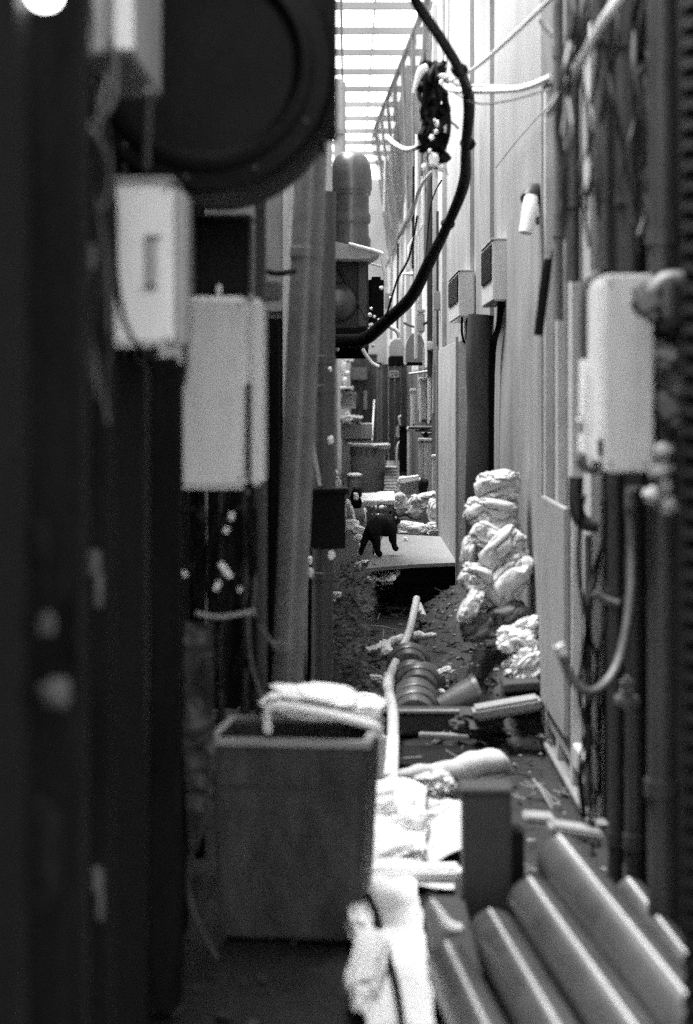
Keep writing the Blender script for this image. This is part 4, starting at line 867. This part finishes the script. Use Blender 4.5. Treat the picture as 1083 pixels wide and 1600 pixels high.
# ------------------------------------------------------------------ left high: ventilator, hood
t = T('roof_ventilator', 'round galvanised ventilator duct with ringed neck, upper centre', 'ventilator', P(548, 385, 12.2))
Yv = 12.2; k = Yv / F; c = P(549, 385, Yv); c.y += .1
b = B(); r = 31 * k
b.lathe([(0, 0), (r * .98, 0), (r * 1.0, 12 * k), (r * .90, 18 * k), (r * .88, 36 * k), (r * .98, 40 * k), (r * .99, 50 * k), (r * .90, 55 * k), (r * .90, 80 * k), (r * 1.0, 84 * k), (r * 1.0, 88 * k)], c, seg=40); b.obj('neck', 'duct', t)
b = B(); b.lathe([(r * 1.0, 88 * k), (r * 1.05, 90 * k), (r * 1.06, 112 * k), (r * .99, 128 * k), (r * .82, 141 * k), (r * .5, 150 * k), (0, 153 * k)], c, seg=40); b.obj('dome', 'duct', t)
t = T('range_hood', 'brown-grey box hood with slanting braces under the ventilator', 'hood', P(545, 540, 12.2))
b = B(); b.fbox(500, 574, 404, 540, 12.2, .5, .006); b.obj('body', 'darkgrey', t)
b = B(); b.lathe([(0, -.06), (.075, -.06), (.1, -.045), (.125, -.02), (.13, .0)], P(527, 472, 12.19), (0, 1, 0), 32); b.obj('blower_drum', 'duct', t)
b = B(); b.fbox(560, 574, 406, 510, 12.17, .02, .004); b.obj('side_plate', 'midgrey', t)
b = B(); b.tube([P(524, 408, 12.18), P(572, 500, 12.18)], .012, 8, 1).tube([P(573, 404, 12.18), P(574, 545, 12.18)], .010, 8, 1); b.obj('brace', 'darkgrey', t)
b = B(); b.fbox(500, 574, 512, 540, 12.17, .03, .004); b.obj('lower_rail', 'soot', t)
t = T('hood_canopy', 'pale slanting canopy sheet with white pipe edge over the hood', 'canopy', P(550, 405, 12.1))
b = B(); a = [P(512, 374, 11.9), P(594, 394, 11.9), P(578, 404, 11.9), P(512, 404, 11.9)]
b.add(a + [v + Vector((0, .6, 0)) for v in a], [(0, 1, 2, 3), (7, 6, 5, 4), (0, 4, 5, 1), (1, 5, 6, 2), (2, 6, 7, 3), (3, 7, 4, 0)]); b.obj('sheet', 'wall2', t)
b = B(); b.tube([P(545, 381, 11.88), P(592, 394, 11.88), P(597, 402, 11.88), P(604, 448, 11.88)], .011, 10, 4).tube([P(580, 412, 11.88), P(596, 416, 11.88)], .007, 8, 1); b.obj('edge_pipe', 'white', t)
b = B(); b.box(XL2 - .02, P(577, 0, 12.2).x, 12.75, 12.95, P(0, 560, 12.8).z, P(0, 395, 12.8).z, .01); b.obj('junction_box', 'dark', label='dark wall box behind the range hood', cat='box')
b = B(); b.fbox(576, 600, 432, 520, 12.3, .3, .02); b.obj('fan_motor', 'soot', label='dark motor block at the right side of the hood', cat='motor')
for i, (x, y, s_) in enumerate(((580, 482, 5), (578, 492, 7), (585, 495, 5), (580, 508, 8), (578, 514, 6), (592, 500, 5), (590, 510, 6), (597, 511, 5), (611, 466, 7), (596, 450, 7), (537, 527, 9), (550, 531, 9), (527, 546, 7), (583, 540, 6))):
    b = B(); b.ico(P(x, y, 11.2), s_ * .0019, s_ * .0019, s_ * .0019, i, .15, 2, 2); b.obj('small_bulb', 'white', label='tiny bright bulb dangling from the cable below the hood', cat='bulb', group='tiny bright bulbs strung under the hood')

# ------------------------------------------------------------------ cables
t = T('thick_cable', 'thick black cable sweeping down in a wide curve from the top', 'cable', P(650, 520, 10))
pts = [(625, -60, 6.4), (648, 0, 6.6), (690, 60, 6.9), (718, 110, 7.2), (732, 165, 7.6), (731, 225, 8.0), (722, 290, 8.5), (700, 350, 9.0), (672, 412, 9.6), (640, 462, 10.1), (605, 505, 10.5), (570, 527, 10.8), (535, 535, 11.0), (505, 530, 11.4)]
b = B(); b.tube([P(*p) + Vector((.009 * math.sin(i_ * 2.3), 0, .009 * math.cos(i_ * 3.1))) for i_, p in enumerate(pts)], [(8.6 + .9 * math.sin(p[1] * .05)) * p[2] / F if p[1] < 420 else (9.2 + (p[1] - 420) * .012) * p[2] / F for p in pts], 14, 6) if True else b.tube([P(*p) for p in pts], [9.5 * p[2] / F if p[1] < 420 else (9.5 + (p[1] - 420) * .03) * p[2] / F for p in pts], 14, 6); b.obj('cable', 'black', t)
b = B()
for p in pts[3:9:2]:
    b = B(); b.ico(P(*p), .034, .034, .03, 3, .2, 2, 2); b.obj('tape_wrap', 'black', t)
t = T('cable_tangle', 'dark tangled cable bundle with white ties hanging beside the thick cable', 'cables', P(676, 270, 7.9))
rnd = random.Random(4); b = B()
for k in range(26):
    x0 = rnd.uniform(664, 690); pts = []
    for j in range(6): pts.append(P(x0 + rnd.uniform(-13, 13), 100 + j * 27 + rnd.uniform(-6, 6), 7.9 + rnd.uniform(-.05, .05)))
    b.tube(pts, rnd.uniform(.006, .013), 7, 4)
for k in range(22):
    x = rnd.uniform(668, 688); y = rnd.uniform(105, 255); dx = rnd.uniform(-26, 30); b.tube([P(x, y, 7.9), P(x + dx * .6, y + rnd.uniform(-14, 6), 7.86), P(x + dx, y + rnd.uniform(-6, 26), 7.88)], rnd.uniform(.002, .004), 5, 4)
for k in range(14): b.ico(P(rnd.uniform(660, 694), rnd.choice([125, 140, 225, 235, 250]) + rnd.uniform(-10, 10), 7.9), .03, .03, .026, k, .5, 3, 2)
b.obj('wires', 'black', t)
for (x, y, w_, h_) in ((678, 250, 16, 24), (683, 192, 7, 10), (675, 214, 8, 9), (690, 262, 10, 12), (682, 205, 7, 7), (672, 236, 6, 8), (694, 118, 18, 8), (680, 188, 5, 6), (663, 262, 7, 14)):
    b = B(); b.psack(x, y, w_, h_, 7.75, .04, x, sub=3, fold=.1); b.obj('white_tie', 'white', t)
b = B(); b.tube([P(668, 104, 7.8), P(659, 110, 7.8), P(653, 122, 7.8), P(646, 146, 7.8)], [.014, .017, .012, .005], 10); b.obj('white_plug', 'white', t)
def cab(lbl, pts, r, m): b = B(); b.tube([P(*p) for p in pts], r, 8, 6); b.obj('cable', m, label=lbl, cat='cable', group='loose cables across the alley')
cab('thick white cable looping from tangle right to the dark pipes', [(690, 128, 7.8), (705, 140, 7.7), (740, 142, 7.4), (800, 140, 6.8), (830, 134, 6.5), (862, 120, 6.2)], .0115, 'white')
cab('second white cable running just above the thick one', [(690, 118, 7.8), (715, 132, 7.7), (760, 134, 7.4), (810, 136, 6.8), (862, 128, 6.2)], .005, 'hose')
cab('grey cable crossing up right from the tangle to the top', [(700, 128, 7.8), (740, 108, 7.4), (790, 66, 6.8), (855, 4, 6.2), (880, -20, 6)], .008, 'hose')
cab('thin grey cable sagging under the thick white one', [(690, 132, 7.8), (740, 160, 7.4), (790, 158, 6.9), (862, 138, 6.2)], .004, 'slab')
cab('curved white cable stub left of the tangle', [(605, 214, 9), (618, 226, 8.8), (636, 234, 8.5), (652, 230, 8.2), (664, 222, 8)], .0125, 'hose')
cab('white taped cable hanging down left under the tangle', [(676, 268, 8.2), (662, 284, 8.4), (653, 302, 8.6), (645, 330, 8.8), (634, 352, 9), (628, 366, 9.1)], .0085, 'white')
cab('thin dark wire running down from the taped cable', [(652, 338, 9), (640, 400, 9.6), (620, 440, 10), (602, 500, 10.4)], .006, 'soot')
cab('thin white cable loop right of the tangle', [(694, 120, 7.8), (712, 132, 7.8), (730, 150, 7.8), (736, 180, 7.9), (734, 200, 8)], .006, 'hose')
cab('thin dark wire hugging the dark downpipe', [(664, 420, 15), (672, 330, 15), (680, 300, 14), (690, 282, 12)], .006, 'soot')
cab('thin white wire from tangle to the wall at right', [(688, 178, 8), (700, 186, 8.2), (716, 200, 8.4)], .006, 'hose')
cab('short white curved cable end beside the hood', [(608, 510, 11), (616, 514, 11), (622, 520, 11), (624, 528, 11)], .012, 'white')
cab('white curved cable under the hood pointing to the exhaust hoods', [(566, 545, 11.5), (574, 558, 11.5), (582, 568, 11.5), (592, 573, 11.5)], .012, 'white')
cab('long thin black wire slanting across the pale wall', [(862, 160, 7), (812, 215, 8.5), (775, 262, 9.6)], .0025, 'slab')

# ------------------------------------------------------------------ rubble, plants, litter
rnd = random.Random(11)
def shard(b, p, s_, flat=.6):
    h = bmesh.new()
    for _ in range(8): h.verts.new(Vector((rnd.uniform(-1, 1) * s_, rnd.uniform(-1, 1) * s_, rnd.uniform(-1, 1) * s_ * flat)))
    bmesh.ops.convex_hull(h, input=h.verts[:]); bmesh.ops.delete(h, geom=[v for v in h.verts if not v.link_faces], context='VERTS')
    h.transform(Matrix.Translation(p)); b.merge(h)
def twig(b, p, l):
    a = rnd.uniform(0, 3.14); d = Vector((math.cos(a), math.sin(a), rnd.uniform(-.2, .5))) * l
    b.tube([p - d, p + Vector((0, 0, l * .1)), p + d], rnd.uniform(.002, .005), 5, 1)
b = B()
for k in range(900):
    y = 4.0 + 12 * rnd.random() ** 1.1; x = rnd.uniform(-.6, .78)
    s_ = rnd.choice((.006, .009, .012, .02, .03)); shard(b, Vector((x, y, s_ * .2 - .01)), s_)
for k in range(160): twig(b, Vector((rnd.uniform(-.4, .7), rnd.uniform(4.5, 14), .005)), rnd.uniform(.03, .1))
b.obj('rubble', 'concd', label='broken dark rubble strewn over the alley floor', cat='rubble', kind='stuff', angle=20)
b = B()
for k in range(420):
    s_ = rnd.choice((.006, .009, .013, .018)); x = rnd.choice((rnd.uniform(-.15, .15), rnd.uniform(.3, .75), rnd.uniform(-.1, .75))); shard(b, Vector((x, rnd.uniform(5.2, 12), .0)), s_, .25)
for k in range(70): twig(b, Vector((rnd.uniform(-.1, .75), rnd.uniform(5.5, 12), .012)), rnd.uniform(.03, .09))
b.obj('litter_bits', 'conc', label='small pale chips and twigs sprinkled over the dark alley floor', cat='litter', kind='stuff', angle=20)
def mound(name, m, lbl, x0, x1, y0, y1, hf, n_=110, cat='soil'):
    b = B(); nx = ny = 60; vs = []; fs = []
    for j in range(ny + 1):
        for i in range(nx + 1):
            u, v = i / nx, j / ny; x = x0 + (x1 - x0) * u; y = y0 + (y1 - y0) * v; q = Vector((x, y, 0))
            h_ = hf(u, v); z = -.03 + h_ + (.028 * noise.noise(q * 9) + .016 * noise.noise(q * 26) + .01 * noise.noise(q * 60)) * min(1, h_ * 12)
            vs.append((x, y, z))
    for j in range(ny):
        for i in range(nx):
            a = j * (nx + 1) + i; fs.append((a, a + 1, a + nx + 2, a + nx + 1))
    b.add(vs, fs)
    for k in range(n_):
        u, v = rnd.random(), rnd.random(); i, j = int(u * nx), int(v * ny); p = Vector(vs[j * (nx + 1) + i])
        if p.z > 0: shard(b, p, rnd.choice((.008, .012, .016, .026)), .5)
    b2 = B()
    for k in range(n_ // 3):
        p = Vector(vs[rnd.randrange(len(vs))]) + Vector((0, 0, .006))
        if p.z > 0: shard(b2, p, rnd.choice((.006, .010, .015)), .3)
    b2.obj('litter_bits', 'conc', label='pale chips on the ' + lbl, cat='litter', kind='stuff', angle=20)
    for k in range(n_ // 5):
        p = Vector(vs[rnd.randrange(len(vs))]); 
        if p.z > 0: twig(b, p, rnd.uniform(.03, .07))
    b.obj(name, m, label=lbl, cat=cat, kind='stuff', angle=25)
def sm(t): t = max(0, min(1, t)); return t * t * (3 - 2 * t)
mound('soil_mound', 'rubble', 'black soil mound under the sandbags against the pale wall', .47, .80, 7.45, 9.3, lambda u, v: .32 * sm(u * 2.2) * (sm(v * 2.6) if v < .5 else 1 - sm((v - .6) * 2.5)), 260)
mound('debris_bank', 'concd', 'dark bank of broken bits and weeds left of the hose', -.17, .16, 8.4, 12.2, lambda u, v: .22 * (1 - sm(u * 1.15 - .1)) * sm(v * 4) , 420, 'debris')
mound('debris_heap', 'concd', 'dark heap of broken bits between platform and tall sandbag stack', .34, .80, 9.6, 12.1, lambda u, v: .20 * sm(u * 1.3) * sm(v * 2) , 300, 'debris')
b = B()
for k in range(520):
    x = rnd.gauss(545, 16); y = rnd.uniform(880, 1050); p = P(x, y, 10.2 - (y - 880) / 170 * 1.4 + rnd.uniform(-.15, .15))
    l = rnd.uniform(.012, .03); a = rnd.uniform(0, 6.28); d1 = Vector((math.cos(a), math.sin(a), rnd.uniform(-.5, .8))).normalized() * l; d2 = d1.orthogonal().normalized() * l * .4
    b.add([p - d1, p + d2, p + d1, p - d2], [(0, 1, 2, 3)])
b.obj('weeds', 'leaf', label='dusty small-leaved weeds growing beside the segmented drainpipe', cat='weeds', kind='stuff')

rnd = random.Random(5)
def tangle(name, lbl, px0, px1, py0, py1, Y, n_, m, rr=(.003, .008)):
    b = B()
    for k in range(n_):
        x = rnd.uniform(px0, px1); pts = []; y = py0 + rnd.uniform(0, 40)
        while y < py1 - rnd.uniform(0, 60):
            pts.append(P(x, y, Y + rnd.uniform(-.06, .06))); x = min(px1, max(px0, x + rnd.uniform(-16, 16))); y += rnd.uniform(35, 90)
        if len(pts) > 2: b.tube(pts, rnd.uniform(*rr), 7, 5)
    b.obj(name, m, label=lbl, cat='wires', kind='stuff')
tangle('wire_tangle', 'dark tangle of wires hanging below the tall white cabinet', 285, 400, 770, 1120, 5.2, 16, 'soot')
tangle('wire_tangle', 'dark loose wires in front of the right pipes at the top', 870, 1040, -40, 420, 4.7, 16, 'darkgrey')
tangle('wire_tangle', 'dark loose wires below the right utility box', 905, 1060, 760, 1350, 5.4, 16, 'soot')
tangle('wire_tangle', 'dark loose wires on the upper left posts', 20, 170, -40, 700, 3.0, 8, 'darkgrey', (.002, .005))

for i, (x, y, w_, h_, Y, m_, l_) in enumerate(((541, 655, 16, 12, 20.4, 'white', 'white crumple hanging over the edge of the printed boxes'), (552, 745, 12, 10, 18.5, 'white', 'white crumple just above the canister'),
    (606, 778, 14, 14, 15.3, 'bag', 'small grey bundle at the right corner of the crate'), (560, 842, 16, 12, 13.6, 'white', 'white crumple beside the tail of the cat'), (634, 842, 8, 5, 14.0, 'white', 'tiny white crumb on the board behind the cat'),
    (546, 560, 14, 12, 23.0, 'white', 'white crumple high at the far left under the hood'), (535, 812, 14, 40, 13.9, 'cloth', 'pale cloth hanging left of the big scraps'), (528, 760, 10, 30, 15.5, 'white', 'white sheet edge right of the dark cover box'))):
    b = B(); b.psack(x, y, w_, h_, Y, .08, 600 + i, sub=4, fold=.2); b.obj('crumple', m_, label=l_, cat='litter', group='bright crumples at the far left')

b = B(); b.sheet([P(576, 1212, 6.3), P(664, 1226, 6.3), P(668, 1322, 5.72), P(562, 1345, 5.6)], 60, 60, .035, 5, 21, .003); b.obj('plastic_sheeting', 'foam', label='bright creased plastic sheet spread under the end of the hose', cat='sheet')
b = B(); b.sheet([P(652, 1262, 6.25), P(734, 1246, 6.2), P(730, 1325, 5.8), P(656, 1350, 5.7)], 50, 50, .02, 5, 22, .003); b.obj('cloth_sheet', 'bag', label='smoother grey cloth sheet running behind the dark upright box', cat='cloth')
b = B(); b.sheet([P(560, 1330, 5.6), P(700, 1352, 5.6), P(712, 1384, 5.42), P(560, 1380, 5.42)], 60, 24, .015, 7, 23, .003); b.obj('paper_sheet', 'cloth', label='flat wrinkled paper just above the foam board edge', cat='paper')

def screws(px, Y, body):
    for x, y in px:
        b = B(); p = P(x, y, Y); b.lathe([(0, -.003), (.0035, -.002), (.004, .002)], p, (0, 1, 0), 10); b.obj('screw', 'darkgrey', body)
for o in list(col.objects):
    if o.name.startswith('body') and o.parent:
        if o.parent.name == 'tall_cabinet': screws(((284, 478), (374, 478), (284, 748), (374, 748)), 4.697, o)
        if o.parent.name == 'white_wall_box': screws(((178, 296), (260, 296), (260, 530)), 3.697, o)
        if o.parent.name == 'utility_box': screws(((955, 444), (1008, 444), (955, 724), (1008, 724)), 4.397, o)
